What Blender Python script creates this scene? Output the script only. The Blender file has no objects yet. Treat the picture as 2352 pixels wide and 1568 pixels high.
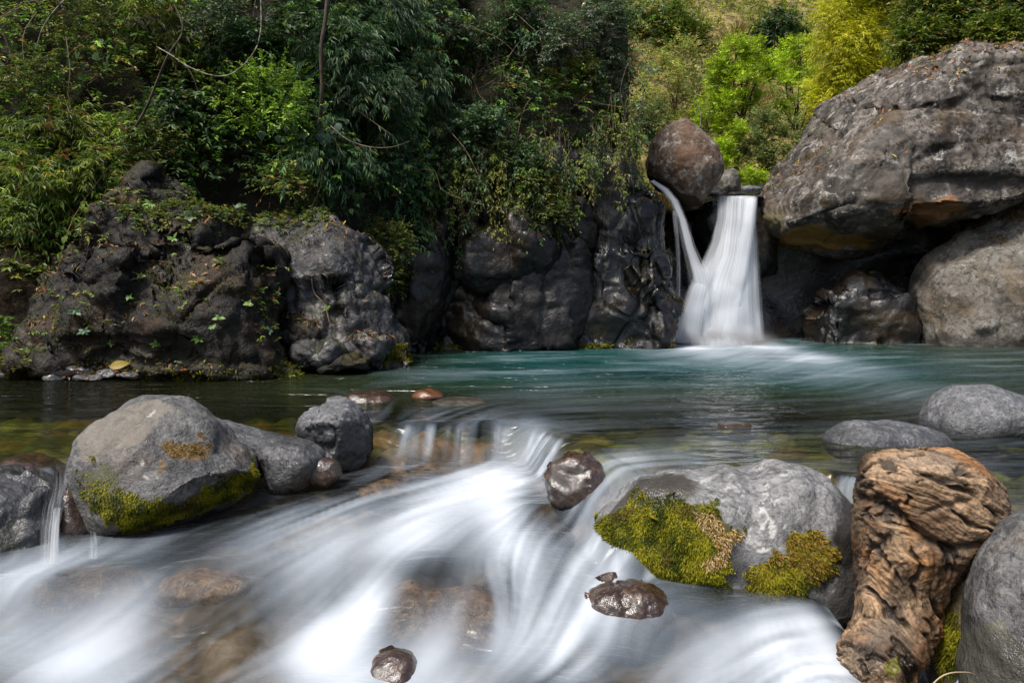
import bpy, bmesh, math, random
import numpy as np
from mathutils import Vector

# ------------------------------------------------------------------ camera, sky, sun, exposure
SC = bpy.context.scene
COL = SC.collection
CAM_H = 1.2                       # metres above the pool
PITCH = math.atan((784 - 661) / 1829)
cam_data = bpy.data.cameras.new("camera")
cam_data.lens = 28.0; cam_data.sensor_width = 36.0
cam_data.clip_start = 0.05; cam_data.clip_end = 500
cam = bpy.data.objects.new("camera", cam_data); COL.objects.link(cam)
cam.location = (0, 0, CAM_H); cam.rotation_euler = (math.pi / 2 - PITCH, 0, 0)
SC.camera = cam

SUN_DIR = Vector((-0.34, -0.36, 0.87)).normalized()     # towards the sun
SUN_EL = math.asin(SUN_DIR.z); SUN_AZ = math.atan2(SUN_DIR.x, SUN_DIR.y)
world = bpy.data.worlds.new("World"); SC.world = world; world.use_nodes = True
wn = world.node_tree.nodes; wn.clear()
sky = wn.new("ShaderNodeTexSky"); sky.sky_type = 'NISHITA'; sky.sun_disc = False
sky.sun_elevation = SUN_EL; sky.sun_rotation = SUN_AZ
sky.air_density = 1.0; sky.dust_density = 4.0; sky.ozone_density = 1.0
bg = wn.new("ShaderNodeBackground"); bg.inputs[1].default_value = 0.10
wo = wn.new("ShaderNodeOutputWorld")
world.node_tree.links.new(sky.outputs[0], bg.inputs[0]); world.node_tree.links.new(bg.outputs[0], wo.inputs[0])
sun_data = bpy.data.lights.new("sun", 'SUN'); sun_data.energy = 3.3; sun_data.angle = math.radians(13); sun_data.color = (1.0, 0.96, 0.90)
sun = bpy.data.objects.new("sun", sun_data); COL.objects.link(sun)
sun.rotation_euler = SUN_DIR.to_track_quat('Z', 'Y').to_euler()
SC.view_settings.view_transform = 'Standard'; SC.view_settings.look = 'None'
SC.view_settings.gamma = 1.0; SC.view_settings.exposure = 0.6
SC.render.engine = 'CYCLES'
SC.cycles.use_denoising = True
SC.cycles.use_adaptive_sampling = True; SC.cycles.adaptive_threshold = 0.02
SC.cycles.max_bounces = 6; SC.cycles.diffuse_bounces = 2; SC.cycles.glossy_bounces = 2
SC.cycles.transmission_bounces = 2; SC.cycles.transparent_max_bounces = 10
SC.cycles.sample_clamp_indirect = 4.0
SC.cycles.caustics_reflective = False; SC.cycles.caustics_refractive = False

# ------------------------------------------------------------------ survey helpers (sight lines of the photograph -> metres)
CP, SP = math.cos(PITCH), math.sin(PITCH)
def _ray(xd, yd):
    rx = (xd - 1176.0) / 1829.0; ry = (784.0 - yd) / 1829.0
    return rx, CP + ry * SP, -SP + ry * CP
def at(xd, yd, Y):
    dx, dy, dz = _ray(xd, yd); t = Y / dy
    return Vector((dx * t, Y, CAM_H + dz * t))
def atz(xd, yd, z):
    dx, dy, dz = _ray(xd, yd); t = (z - CAM_H) / dz
    return Vector((dx * t, dy * t, z))
def to_d(P):
    """world points (N,3) -> photograph coordinates"""
    P = np.asarray(P, float); x, y, z = P[:, 0], P[:, 1], P[:, 2] - CAM_H
    fw = y * CP - z * SP; up = y * SP + z * CP
    return np.stack([1176 + 1829 * x / fw, 784 - 1829 * up / fw], 1)
def in_poly(pts, poly):
    x, y = pts[:, 0], pts[:, 1]; ins = np.zeros(len(pts), bool)
    n = len(poly)
    for i in range(n):
        x1, y1 = poly[i]; x2, y2 = poly[(i + 1) % n]
        c = ((y1 > y) != (y2 > y)) & (x < (x2 - x1) * (y - y1) / ((y2 - y1) or 1e-9) + x1)
        ins ^= c
    return ins

# ------------------------------------------------------------------ numpy noise
def _h(ix, iy, iz, seed):
    h = (ix.astype(np.int64) * 374761393 + iy.astype(np.int64) * 668265263 + iz.astype(np.int64) * 2147483647 + seed * 974634777) & 0xffffffff
    h = ((h ^ (h >> 13)) * 1274126177) & 0xffffffff
    h = ((h ^ (h >> 16)) * 2246822519) & 0xffffffff
    return (h ^ (h >> 15)) & 0xffffffff
_G = np.array([(1,1,0),(-1,1,0),(1,-1,0),(-1,-1,0),(1,0,1),(-1,0,1),(1,0,-1),(-1,0,-1),(0,1,1),(0,-1,1),(0,1,-1),(0,-1,-1)], float)
def pn(P, seed=0):
    P = np.asarray(P, float); F = np.floor(P).astype(np.int64); f = P - F
    u = f * f * f * (f * (f * 6 - 15) + 10)
    def g(a, b, c):
        gr = _G[_h(F[:, 0] + a, F[:, 1] + b, F[:, 2] + c, seed) % 12]
        return gr[:, 0] * (f[:, 0] - a) + gr[:, 1] * (f[:, 1] - b) + gr[:, 2] * (f[:, 2] - c)
    def lx(b, c): a = g(0, b, c); return a + u[:, 0] * (g(1, b, c) - a)
    def ly(c): a = lx(0, c); return a + u[:, 1] * (lx(1, c) - a)
    a = ly(0); return a + u[:, 2] * (ly(1) - a)
def fbm(P, o=4, seed=0, gain=0.5, ridge=False):
    P = np.asarray(P, float); s = np.zeros(len(P)); a = 1.0; t = 0
    for i in range(o):
        v = pn(P * (2.03 ** i) + i * 17.3, seed + i * 31)
        if ridge: v = 0.55 - np.abs(v) * 1.6
        s += a * v; t += a; a *= gain
    return s / t * (1.0 if ridge else 1.4)
def worley(P, seed=0):
    P = np.asarray(P, float); F = np.floor(P).astype(np.int64)
    f1 = np.full(len(P), 9.0); f2 = np.full(len(P), 9.0); cid = np.zeros(len(P))
    for a in (-1, 0, 1):
        for b in (-1, 0, 1):
            for c in (-1, 0, 1):
                i, j, k = F[:, 0] + a, F[:, 1] + b, F[:, 2] + c
                h1 = _h(i, j, k, seed) / 4294967295.0; h2 = _h(i, j, k, seed + 7) / 4294967295.0; h3 = _h(i, j, k, seed + 13) / 4294967295.0
                d = np.sqrt((i + h1 - P[:, 0]) ** 2 + (j + h2 - P[:, 1]) ** 2 + (k + h3 - P[:, 2]) ** 2)
                nw = d < f1
                f2 = np.where(nw, f1, np.minimum(f2, d)); cid = np.where(nw, h2, cid); f1 = np.where(nw, d, f1)
    return f1, f2, cid
def sstep(a, b, x):
    t = np.clip((x - a) / (b - a), 0, 1); return t * t * (3 - 2 * t)

# ------------------------------------------------------------------ mesh helpers
def tag(o, label=None, cat=None, group=None, kind=None):
    if label: o["label"] = label
    if cat: o["category"] = cat
    if group: o["group"] = group
    if kind: o["kind"] = kind
    return o
def empty(name, loc=(0, 0, 0)):
    o = bpy.data.objects.new(name, None); COL.objects.link(o); o.location = loc; o.empty_display_size = 0.1
    return o
def new_mesh(name, V, F, mat=None, smooth=True, cols=None):
    """V (N,3), F (M,3 or 4) int; cols {attr: (N,3|4) or (N,)}"""
    V = np.ascontiguousarray(V, np.float32); F = np.ascontiguousarray(F, np.int32); k = F.shape[1]
    me = bpy.data.meshes.new(name)
    me.vertices.add(len(V)); me.vertices.foreach_set("co", V.ravel())
    me.loops.add(F.size); me.loops.foreach_set("vertex_index", F.ravel())
    me.polygons.add(len(F)); me.polygons.foreach_set("loop_start", np.arange(0, F.size, k, dtype=np.int32))
    me.polygons.foreach_set("use_smooth", np.full(len(F), bool(smooth)))
    me.update(calc_edges=True)
    for an, c in (cols or {}).items():
        c = np.asarray(c, np.float32)
        if c.ndim == 1:
            at_ = me.attributes.new(an, 'FLOAT', 'POINT'); at_.data.foreach_set("value", c)
        else:
            if c.shape[1] == 3: c = np.concatenate([c, np.ones((len(c), 1), np.float32)], 1)
            at_ = me.attributes.new(an, 'FLOAT_COLOR', 'POINT'); at_.data.foreach_set("color", c.ravel())
    if mat: me.materials.append(mat)
    return me
def link(name, me, parent=None, loc=None):
    o = bpy.data.objects.new(name, me); COL.objects.link(o)
    if parent: o.parent = parent
    if loc is not None: o.location = loc
    return o
_ICO = {}
def ico(level):
    if level not in _ICO:
        bm = bmesh.new(); bmesh.ops.create_icosphere(bm, subdivisions=level, radius=1)
        V = np.array([v.co[:] for v in bm.verts]); bm.verts.index_update()
        F = np.array([[v.index for v in f.verts] for f in bm.faces]); bm.free()
        _ICO[level] = (V, F)
    return _ICO[level]
def vnormals(V, F):
    n = np.zeros_like(V)
    a, b, c = V[F[:, 0]], V[F[:, 1]], V[F[:, 2]]
    fn = np.cross(b - a, c - a)
    if F.shape[1] == 4: fn = fn + np.cross(c - a, V[F[:, 3]] - a)
    for i in range(F.shape[1]): 
        for k in range(3): n[:, k] += np.bincount(F[:, i], fn[:, k], len(V))
    return n / (np.linalg.norm(n, axis=1, keepdims=True) + 1e-12)
def tube(pts, rad, sides=5):
    """tapered tube along pts; returns V,F(quads)"""
    P = np.asarray(pts, float); n = len(P); R = np.broadcast_to(np.asarray(rad, float), (n,))
    T = np.gradient(P, axis=0); T /= np.linalg.norm(T, axis=1, keepdims=True) + 1e-9
    ref = np.array([0.31, 0.2, 0.93]); A = np.cross(T, ref); A /= np.linalg.norm(A, axis=1, keepdims=True) + 1e-9
    B = np.cross(T, A); th = np.arange(sides) * 2 * math.pi / sides
    V = (P[:, None] + R[:, None, None] * (np.cos(th)[None, :, None] * A[:, None] + np.sin(th)[None, :, None] * B[:, None])).reshape(-1, 3)
    i = np.arange(n - 1)[:, None] * sides; j = np.arange(sides)[None]; k = (j + 1) % sides
    F = np.stack([i + j, i + k, i + sides + k, i + sides + j], -1).reshape(-1, 4)
    return V, F
def join(parts):
    Vs, Fs, o = [], [], 0
    for V, F in parts:
        Vs.append(V); Fs.append(F + o); o += len(V)
    return np.concatenate(Vs), np.concatenate(Fs)
def smooth_path(pts, n=24):
    P = np.asarray(pts, float); t = np.linspace(0, len(P) - 1, n); out = []
    for v in t:
        i = min(int(v), len(P) - 2); f = v - i
        p0, p1, p2, p3 = P[max(i - 1, 0)], P[i], P[i + 1], P[min(i + 2, len(P) - 1)]
        out.append(0.5 * (2 * p1 + (p2 - p0) * f + (2 * p0 - 5 * p1 + 4 * p2 - p3) * f * f + (3 * p1 - p0 - 3 * p2 + p3) * f ** 3))
    return np.array(out)

# ------------------------------------------------------------------ node helper
class NT:
    def __init__(s, name):
        s.m = bpy.data.materials.new(name); s.m.use_nodes = True; s.t = s.m.node_tree; s.t.nodes.clear()
    def n(s, typ, ins=None, out=0, **props):
        nd = s.t.nodes.new("ShaderNode" + typ)
        for k, v in props.items(): setattr(nd, k, v)
        for k, v in (ins or {}).items():
            sk = nd.inputs[k]
            if isinstance(v, bpy.types.NodeSocket): s.t.links.new(v, sk)
            else:
                if sk.type == 'RGBA' and len(v) == 3: v = (*v, 1)
                sk.default_value = v
        return nd.outputs[out] if out is not None else nd
    def math(s, op, a, b=0.0, c=None, clamp=False):
        ins = {0: a, 1: b}
        if c is not None: ins[2] = c
        return s.n("Math", ins, operation=op, use_clamp=clamp)
    def mix(s, f, a, b, blend='MIX'): return s.n("Mix", {0: f, 6: a, 7: b}, out=2, data_type='RGBA', blend_type=blend)
    def noise(s, scale, detail=5, rough=0.55, vec=None, dist=0.0, out=0):
        ins = {"Scale": scale, "Detail": detail, "Roughness": rough, "Distortion": dist}
        if vec is not None: ins["Vector"] = vec
        return s.n("TexNoise", ins, out=out)
    def ss(s, x, a, b, lo=0.0, hi=1.0):
        return s.n("MapRange", {0: x, 1: a, 2: b, 3: lo, 4: hi}, interpolation_type='SMOOTHSTEP')
    def attr(s, name, out=0): return s.n("Attribute", None, out=out, attribute_name=name)
    def objc(s, scale=(1, 1, 1), loc=(0, 0, 0)):
        c = s.n("TexCoord", None, out=3)
        return s.n("Mapping", {0: c, 1: loc, 3: scale})
    def done(s, shader, disp=None):
        o = s.n("OutputMaterial", {0: shader}, out=None)
        return s.m
# ------------------------------------------------------------------ rock materials
def rock_mat(name, ca, cb, cc, scale=1.5, lichen=0.0, lichen_col=(0.42, 0.42, 0.38), rust=0.0, rust_col=(0.20, 0.09, 0.03), moss=0.0,
             moss_col=(0.07, 0.075, 0.012), wet_z=None, wet_h=0.15, rough=0.62, bump=0.5, fine=22.0, pits=0.5, spec=0.4, streak=0.0, mottle=0.6, crack=0.5, crack_scale=None, gloss=0.0, coat=0.0):
    t = NT(name); c = t.objc()
    pos = t.n("NewGeometry", None, out=0); nrm = t.n("NewGeometry", None, out=1)
    nz = t.n("SeparateXYZ", {0: nrm}, out=2); pz = t.n("SeparateXYZ", {0: pos}, out=2)
    def nz3(sc, det, ro, dist=0.0, vec=None):
        nd = t.n("TexNoise", {"Vector": vec or c, "Scale": sc, "Detail": det, "Roughness": ro, "Distortion": dist}, out=None)
        sp = t.n("SeparateColor", {0: nd.outputs[1]}, out=None); return sp.outputs[0], sp.outputs[1], sp.outputs[2]
    n1, n1g, n1b = nz3(scale, 5, 0.62, 0.4); n2, n2g, n2b = nz3(scale * 4.3, 5, 0.68); n3, n3g, n3b = nz3(fine, 4, 0.7); n4 = n2b
    col = t.mix(t.ss(n1, 0.36, 0.62), ca, cb)
    col = t.mix(t.ss(n2, 0.46, 0.70), col, cc)
    col = t.mix(t.math('MULTIPLY', t.ss(n3, 0.50, 0.38), pits), col, tuple(v * 0.28 for v in ca))
    n4, n4g, n4b = nz3(scale * 9.0, 4, 0.72, 0.3)
    col = t.mix(t.math('MULTIPLY', t.ss(n4, 0.50, 0.36), mottle), col, tuple(v * 0.30 for v in ca))
    if streak:
        ns = t.noise(scale * 1.6, 4, 0.6, t.objc((2.2, 2.2, 0.28)))
        col = t.mix(t.math('MULTIPLY', t.ss(ns, 0.52, 0.66), streak), col, tuple(v * 0.25 for v in ca))
    if crack:
        cw = t.n("VectorMath", {0: c, 1: t.n("VectorMath", {0: t.noise(crack_scale or scale * 1.5, 2, 0.6, c, out=1), 3: 0.9 / (crack_scale or scale)}, operation='SCALE')}, operation='ADD')
        vd = t.n("TexVoronoi", {"Vector": cw, "Scale": crack_scale or scale * 1.1, "Randomness": 1.0}, feature='DISTANCE_TO_EDGE')
        col = t.mix(t.math('MULTIPLY', t.math('MULTIPLY', t.ss(vd, 0.045, 0.0), t.ss(n1, 0.42, 0.56)), crack), col, tuple(v * 0.18 for v in ca))
    if lichen:
        m = t.math('MULTIPLY', t.ss(n2g, 0.53, 0.64), t.ss(n3g, 0.40, 0.58))
        col = t.mix(t.math('MULTIPLY', m, lichen), col, lichen_col)
    if rust: col = t.mix(t.math('MULTIPLY', t.ss(n1g, 0.52, 0.66), rust), col, rust_col)
    if moss:
        mo = t.ss(t.math('ADD', t.math('MULTIPLY', t.math('ADD', n1b, n4g), 0.5), t.math('MULTIPLY', nz, 0.13)), 0.68 - 0.2 * moss, 0.76 - 0.2 * moss)
        col = t.mix(mo, col, t.mix(t.ss(n3, 0.35, 0.65), tuple(v * 0.35 for v in moss_col), moss_col))
    at_m = t.attr("paint"); at_a = t.attr("paint", 3)          # painted colour patches (moss, lichen, stains, one sunlit top); alpha is the amount
    col = t.mix(at_a, col, at_m)
    r = t.ss(n2, 0.3, 0.7, rough - 0.10, rough + 0.12)
    if gloss: r = t.n("Mix", {0: t.math('MULTIPLY', t.ss(n1b, 0.44, 0.58), gloss), 2: r, 3: 0.17}, out=0)
    if wet_z is not None:
        w = t.ss(t.math('ADD', pz, t.math('MULTIPLY', t.math('SUBTRACT', n1, 0.5), wet_h * 2.5)), wet_z + wet_h, wet_z)
        col = t.mix(t.math('MULTIPLY', w, 0.62), col, tuple(v * 0.25 for v in cb))
        r = t.n("Mix", {0: w, 2: r, 3: 0.16}, out=0)
    aw = t.attr("wet", 2); r = t.n("Mix", {0: aw, 2: r, 3: 0.15}, out=0)
    col = t.mix(t.math('MULTIPLY', aw, 0.45), col, tuple(v * 0.3 for v in ca))
    hgt = t.math('ADD', t.math('MULTIPLY', t.math('ADD', n2, n4), 0.7), t.math('MULTIPLY', n3, 0.38))
    nb = t.n("Bump", {"Strength": bump, "Distance": 0.05, "Height": hgt})
    ins = {"Base Color": col, "Roughness": r, "Specular IOR Level": spec, "Normal": nb}
    if coat:                                                   # film of water on the stone
        nc = t.n("Bump", {"Strength": bump * 0.55, "Distance": 0.04, "Height": t.math('ADD', n2, t.math('MULTIPLY', n4, 0.8))})
        ins.update({"Coat Weight": t.math('MULTIPLY', t.ss(n1b, 0.40, 0.52), coat) if gloss else coat, "Coat Roughness": 0.06, "Coat IOR": 1.6, "Coat Normal": nc})
    b = t.n("BsdfPrincipled", ins)
    return t.done(b)

# ------------------------------------------------------------------ rock shapes
ROCKS = {}
def nopaint(n): return np.concatenate([np.full((n, 3), 0.1), np.zeros((n, 1))], 1)
def chips(P, seed, curve=0.36, slope=0.9):
    """scooped facets that meet in ridges"""
    F = np.floor(P).astype(np.int64); best = np.full(len(P), 9.0)
    for a in (-1, 0, 1):
        for b in (-1, 0, 1):
            for c in (-1, 0, 1):
                i, j, k = F[:, 0] + a, F[:, 1] + b, F[:, 2] + c
                h = [_h(i, j, k, seed + 5 * q) / 4294967295.0 for q in range(6)]
                d = np.stack([P[:, 0] - i - h[0], P[:, 1] - j - h[1], P[:, 2] - k - h[2]], 1)
                v = (h[3] - 0.5) * 0.5 + slope * (d[:, 0] * (h[4] - .5) + d[:, 2] * (h[5] - .5) + d[:, 1] * (h[3] - .5)) + curve * (d * d).sum(1)
                best = np.minimum(best, v)
    return best - 0.1
def displace(V, F, terms, origin):
    for typ, fr, amp, seed in terms:
        N = vnormals(V, F); fr = np.array(fr if isinstance(fr, tuple) else (fr,) * 3)
        Q = (V + origin) * fr; W = Q + 0.35 * np.stack([pn(Q * 1.3 + 5, seed + 1), pn(Q * 1.3 + 9, seed + 2), pn(Q * 1.3 + 13, seed + 3)], 1)
        if typ == 'fbm': d = fbm(W, 5, seed)
        elif typ == 'lump': d = fbm(W, 2, seed)
        elif typ == 'ridge': d = fbm(W, 4, seed, 0.5, True)
        elif typ == 'billow': d = np.abs(pn(W, seed)) * 1.5 + 0.42 * np.abs(pn(W * 2.1 + 3, seed + 9)) - 0.5
        elif typ == 'tilt': d = chips(W, seed)
        elif typ == 'plane': d = chips(0.25 * W + 0.75 * Q, seed, 0.10, 1.5); d = d - d.mean(); d = np.clip(d / (d.std() + 1e-6), -2.2, 2.2) * 0.3
        elif typ == 'cell': f1, f2, _ = worley(W, seed); d = 0.45 - f1
        elif typ == 'facet': f1, f2, c = worley(W, seed); d = (c - 0.5) * sstep(0.0, 0.28, f2 - f1)
        elif typ == 'crack': f1, f2, _ = worley(W, seed); d = -np.exp(-((f2 - f1) / 0.05) ** 2)
        elif typ == 'scallop': f1, f2, _ = worley(W, seed); d = f1 * f1 * 1.6 - 0.4
        elif typ == 'terrace':
            q = fbm(W, 3, seed) * 3.0; fl = np.floor(q); d = (fl + sstep(0.55, 1.0, q - fl)) / 3.0
        V = V + N * (d * amp)[:, None]
    return V
def blob(outline, Y, ty, level, terms, p=2.5, lean=0.0, planes=0, seed=0, yoff=0.0, cuts=()):
    """closed rock body: silhouette outline at depth Y, half-thickness ty. returns world V, F, base point"""
    n, F = ico(level)
    O = np.array([at(x, y, Y)[:] for x, y in outline])[:, [0, 2]]
    # area centroid
    x, z = O[:, 0], O[:, 1]; x2, z2 = np.roll(x, -1), np.roll(z, -1); cr = x * z2 - x2 * z
    c = np.array([((x + x2) * cr).sum(), ((z + z2) * cr).sum()]) / (3 * cr.sum())
    # dense polar profile
    seg = np.concatenate([O + (np.roll(O, -1, 0) - O) * k / 12.0 for k in range(12)]) - c
    th = np.arctan2(seg[:, 1], seg[:, 0]); r = np.hypot(seg[:, 0], seg[:, 1]); o = np.argsort(th); th, r = th[o], r[o]
    g = np.linspace(-math.pi, math.pi, 361)[:-1]
    rg = np.interp(g, np.concatenate([th - 2 * math.pi, th, th + 2 * math.pi]), np.tile(r, 3))
    k = np.exp(-0.5 * (np.arange(-12, 13) / 4.0) ** 2); k /= k.sum()
    rg = sum(k[i] * np.roll(rg, i - 12) for i in range(25))
    a = np.arctan2(n[:, 2], n[:, 0]); R = np.interp(a, np.append(g, math.pi), np.append(rg, rg[0]))
    rho = np.hypot(n[:, 0], n[:, 2]); s = (rho ** p + np.abs(n[:, 1]) ** p) ** (-1.0 / p)
    V = np.stack([np.cos(a) * rho * s * R, n[:, 1] * s * ty, np.sin(a) * rho * s * R], 1)
    V[:, 1] += lean * V[:, 2]
    rs = np.random.RandomState(seed + 5)
    sz = np.abs(V).max(0)
    for _ in range(planes):
        kx = rs.normal(size=3); kx[1] = -abs(kx[1]); kx /= np.linalg.norm(kx)
        h = np.linalg.norm(kx * sz) * rs.uniform(0.62, 0.85); e = V @ kx - h
        V = V - kx[None] * (np.where(e > 0, e, 0) * 0.85)[:, None]
    for kx, hf in cuts:
        kx = np.array(kx, float); kx /= np.linalg.norm(kx); pr = V @ kx; h = pr.max() * hf; e = pr - h
        V = V - kx[None] * (np.where(e > 0, e, 0) * 0.92)[:, None]
    if cuts:
        E = np.concatenate([F[:, [0, 1]], F[:, [1, 2]], F[:, [2, 0]]]); dg = np.bincount(E[:, 0], minlength=len(V)) + np.bincount(E[:, 1], minlength=len(V))
        for _ in range(30):
            S = np.stack([np.bincount(E[:, 0], V[E[:, 1], q], len(V)) + np.bincount(E[:, 1], V[E[:, 0], q], len(V)) for q in range(3)], 1) / dg[:, None]
            V = V + 0.6 * (S - V)
    ctr = np.array([c[0], Y + yoff, c[1]])
    V = displace(V, F, terms, ctr)
    return V + ctr, F
def rock(name, label, outline, Y, ty, mat, level=5, terms=(), p=2.5, lean=0.0, planes=0, seed=0, yoff=0.0, cuts=(), cat="boulder", group=None, paint=None, key=None, wet=None, drop=0):
    if drop:
        ys = [q[1] for q in outline]; cy = (min(ys) + max(ys)) / 2
        outline = [(x, y + drop * max(0.0, (y - cy) / (max(ys) - cy))) for x, y in outline]
    V, F = blob(outline, Y, ty, level, terms, p, lean, planes, seed, yoff, cuts)
    base = np.array([V[:, 0].mean(), V[:, 1].mean(), V[:, 2].min()])
    cols = {}
    N = vnormals(V, F)
    cols["paint"] = paint(V, N, to_d(V)) if paint else nopaint(len(V))
    if wet: cols["wet"] = wet(V, N, to_d(V))
    o = link(name, new_mesh(name, V - base, F, mat, True, cols), None, base)
    tag(o, label, cat, group)
    if key: ROCKS[key] = (V, F, N, o)
    return o
def ell(cx, cy, rx, ry, n=14, jit=0.1, seed=0, flat=0.0):
    rs = np.random.RandomState(seed); pts = []
    for i in range(n):
        a = 2 * math.pi * i / n; k = 1 + rs.uniform(-jit, jit)
        pts.append((cx + rx * k * math.cos(a), cy - ry * k * math.sin(a) * (1 if math.sin(a) > 0 else 1 - flat)))
    return pts
# ------------------------------------------------------------------ water levels, flow and foam
GA, GB = 0.70, 0.7
LIP = [(-200, 1098), (0, 1085), (250, 1050), (600, 1010), (870, 985), (1060, 972), (1240, 985), (1400, 1070), (1480, 1098), (1700, 1078), (1960, 1092), (2130, 1140), (2352, 1215)]
LIPW = np.array([atz(x, y, 0)[:2] for x, y in LIP] + [(9.0, 2.6)])
LIPW[0, 0] = -14
def lip_d(X, Y):
    """signed distance to the lip of the pool, positive downstream"""
    best = np.full(np.shape(X), 1e9)
    for (x1, y1), (x2, y2) in zip(LIPW[:-1], LIPW[1:]):
        l2 = (x2 - x1) ** 2 + (y2 - y1) ** 2
        t = np.clip(((X - x1) * (x2 - x1) + (Y - y1) * (y2 - y1)) / l2, 0, 1)
        best = np.minimum(best, (X - x1 - t * (x2 - x1)) ** 2 + (Y - y1 - t * (y2 - y1)) ** 2)
    return np.sqrt(best) * np.sign(np.interp(X, LIPW[:, 0], LIPW[:, 1]) - Y)
# xd, yd, level, flow direction as seen, whiteness, reach
WC = np.array([
 (100,950,0,1,.05,0,150),(-100,1000,0,1,0,0,150),(500,920,0,1,.05,0,130),(300,900,0,1,.02,0,150),(900,950,0,.9,.3,.02,80),(1000,1000,-.08,0,1,.08,40),(1100,955,0,.1,1,.08,50),
 (1130,1020,-.15,0,1,.42,30),(950,1015,-.15,-.1,1,.30,30),(1220,1030,-.18,-.4,1,.55,28),(1280,1010,-.03,-.9,.5,.12,40),(1300,1060,-.1,-.9,.6,.16,35),(1500,1000,0,-1,.05,.10,110),
 (1900,950,0,-1,0,.05,170),(2250,1100,0,-1,.05,.10,150),(1600,1080,-.01,-1,.06,.42,40),(1750,1062,0,-1,0,.36,50),(1480,1095,-.05,-.85,.55,.52,38),
 (1420,1140,-.15,-.65,.75,.55,30),(1350,1200,-.3,-.6,.8,.50,30),(1900,1090,0,-1,0,.15,60),(1700,1020,0,-1,.02,.16,70),
 (1300,850,0,-1,.1,.06,140),(1000,830,0,-1,.05,.06,120),(1270,868,0,-1,.03,.16,50),(1700,830,0,-.5,.5,.12,100),(1660,790,0,-.3,1,1,62),(1580,791,0,-1,.3,1,46),(1740,791,0,1,.3,1,46),(1500,800,0,-1,.2,.30,35),
 (1830,786,0,1,.1,.22,30),(1900,800,0,-1,.1,.08,50),(1750,815,0,-.8,.4,.14,50),(2100,850,0,-1,.1,.06,150),(700,890,0,1,.05,0,100),(1500,915,0,-1,.03,.1,60),
 (950,1052,-.24,-.9,.2,.62,45),(800,1062,-.25,-.8,.3,.48,50),(880,1088,-.25,-.9,.3,.22,36),(1080,1080,-.26,-.8,.35,.97,50),(1160,1120,-.27,-.85,.4,1,50),(1000,1150,-.28,-.9,.4,.95,70),(850,1130,-.27,-.9,.4,.6,50),
 (740,1110,-.27,-.9,.35,.38,50),(620,1110,-.27,.1,1,.40,26),(650,1180,-.31,-.9,.45,.32,50),(560,1200,-.33,-.9,.5,.22,40),(450,1225,-.36,-.9,.5,.20,50),(330,1250,-.38,-.95,.4,.45,40),(220,1262,-.40,-.95,.3,.70,36),
 (120,1285,-.42,-1,.25,.92,40),(20,1310,-.44,-1,.3,.95,45),(200,1335,-.44,-.95,.45,.12,62),(330,1310,-.42,-.9,.5,.15,58),(100,1400,-.52,-.7,.8,.12,58),(150,1370,-.48,-.8,.7,.10,40),(15,1375,-.48,-.6,.9,.72,34),(15,1440,-.55,-.6,.9,.55,36),
 (300,1390,-.50,-.75,.8,.62,45),(270,1440,-.56,-.75,.8,.50,50),(430,1370,-.46,-.85,.6,.15,55),(450,1300,-.40,-.9,.5,.20,55),(600,1270,-.37,-.85,.5,.58,70),(750,1220,-.33,-.85,.5,.82,60),(700,1330,-.42,-.75,.7,.55,55),
 (560,1390,-.48,-.72,.75,.22,55),(450,1470,-.56,-.75,.7,.08,58),(200,1500,-.62,-.9,.5,.86,75),(60,1490,-.62,-.9,.5,.8,60),(330,1540,-.66,-.9,.5,.45,55),(600,1500,-.60,-.7,.7,.42,55),(640,1420,-.53,-.65,.8,.40,50),
 (720,1480,-.58,-.6,.6,.88,45),(850,1430,-.56,-.7,.5,1,42),(800,1530,-.64,-.8,.5,.92,70),(930,1225,-.32,-.5,.8,.72,50),(1060,1225,-.33,-.1,1,.20,48),(880,1345,-.41,-.35,1,.06,55),(800,1350,-.43,-.5,.9,.35,36),
 (1000,1320,-.38,-.15,1,.10,58),(980,1410,-.50,-.1,1,.0,60),(1100,1420,-.50,.2,1,.03,58),(1130,1330,-.40,.45,.9,.50,40),(1000,1500,-.61,-.5,.5,.80,50),(1150,1500,-.61,-.4,.6,.75,50),(1200,1240,-.34,.3,.9,.88,50),
 (1240,1175,-.30,-.7,.6,.0,42),(1270,1112,-.27,-.6,.6,.95,24),(1330,1150,-.28,-.6,.7,.55,18),(1300,1290,-.40,-.2,1,.62,50),(1350,1240,-.38,-.3,.8,.62,30),(1430,1255,-.42,-.7,.6,.35,26),(1500,1330,-.47,-.8,.5,.30,30),(1250,1420,-.52,-.2,1,.60,55),(1400,1390,-.52,-.3,1,.62,40),(1390,1425,-.53,-.1,1,.66,42),
 (1460,1490,-.60,.25,1,.45,45),(1300,1530,-.64,-.45,1,.62,50),(1480,1310,-.44,-.8,.6,.32,45),(1400,1290,-.41,-.7,.5,.35,35),(1600,1385,-.49,-.9,.3,.42,50),(1750,1395,-.49,-.9,.25,.45,50),(1890,1430,-.51,-.9,.4,.9,45),(1850,1520,-.58,-.9,.5,.92,70),
 (1650,1500,-.59,-.8,.5,.48,60),(1560,1560,-.65,-.6,.7,.40,50),(1500,1420,-.54,-.5,.8,.40,40),(1000,1660,-.74,-.7,.6,.6,80),(300,1660,-.74,-.8,.5,.6,90),(1700,1660,-.74,-.7,.6,.6,90),(2150,1568,-.82,-.6,.8,.3,60),(2000,1620,-.84,-.6,.8,.4,50),(1920,1560,-.72,-.8,.5,.8,40),
 (150,1130,-.2,-.1,1,.30,30),(130,1210,-.33,0,1,.60,24),(215,1235,-.36,0,1,.35,24),(60,1200,-.3,0,1,.15,30)], float)
_wp = np.array([atz(r[0], r[1], r[2])[:] for r in WC])
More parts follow.
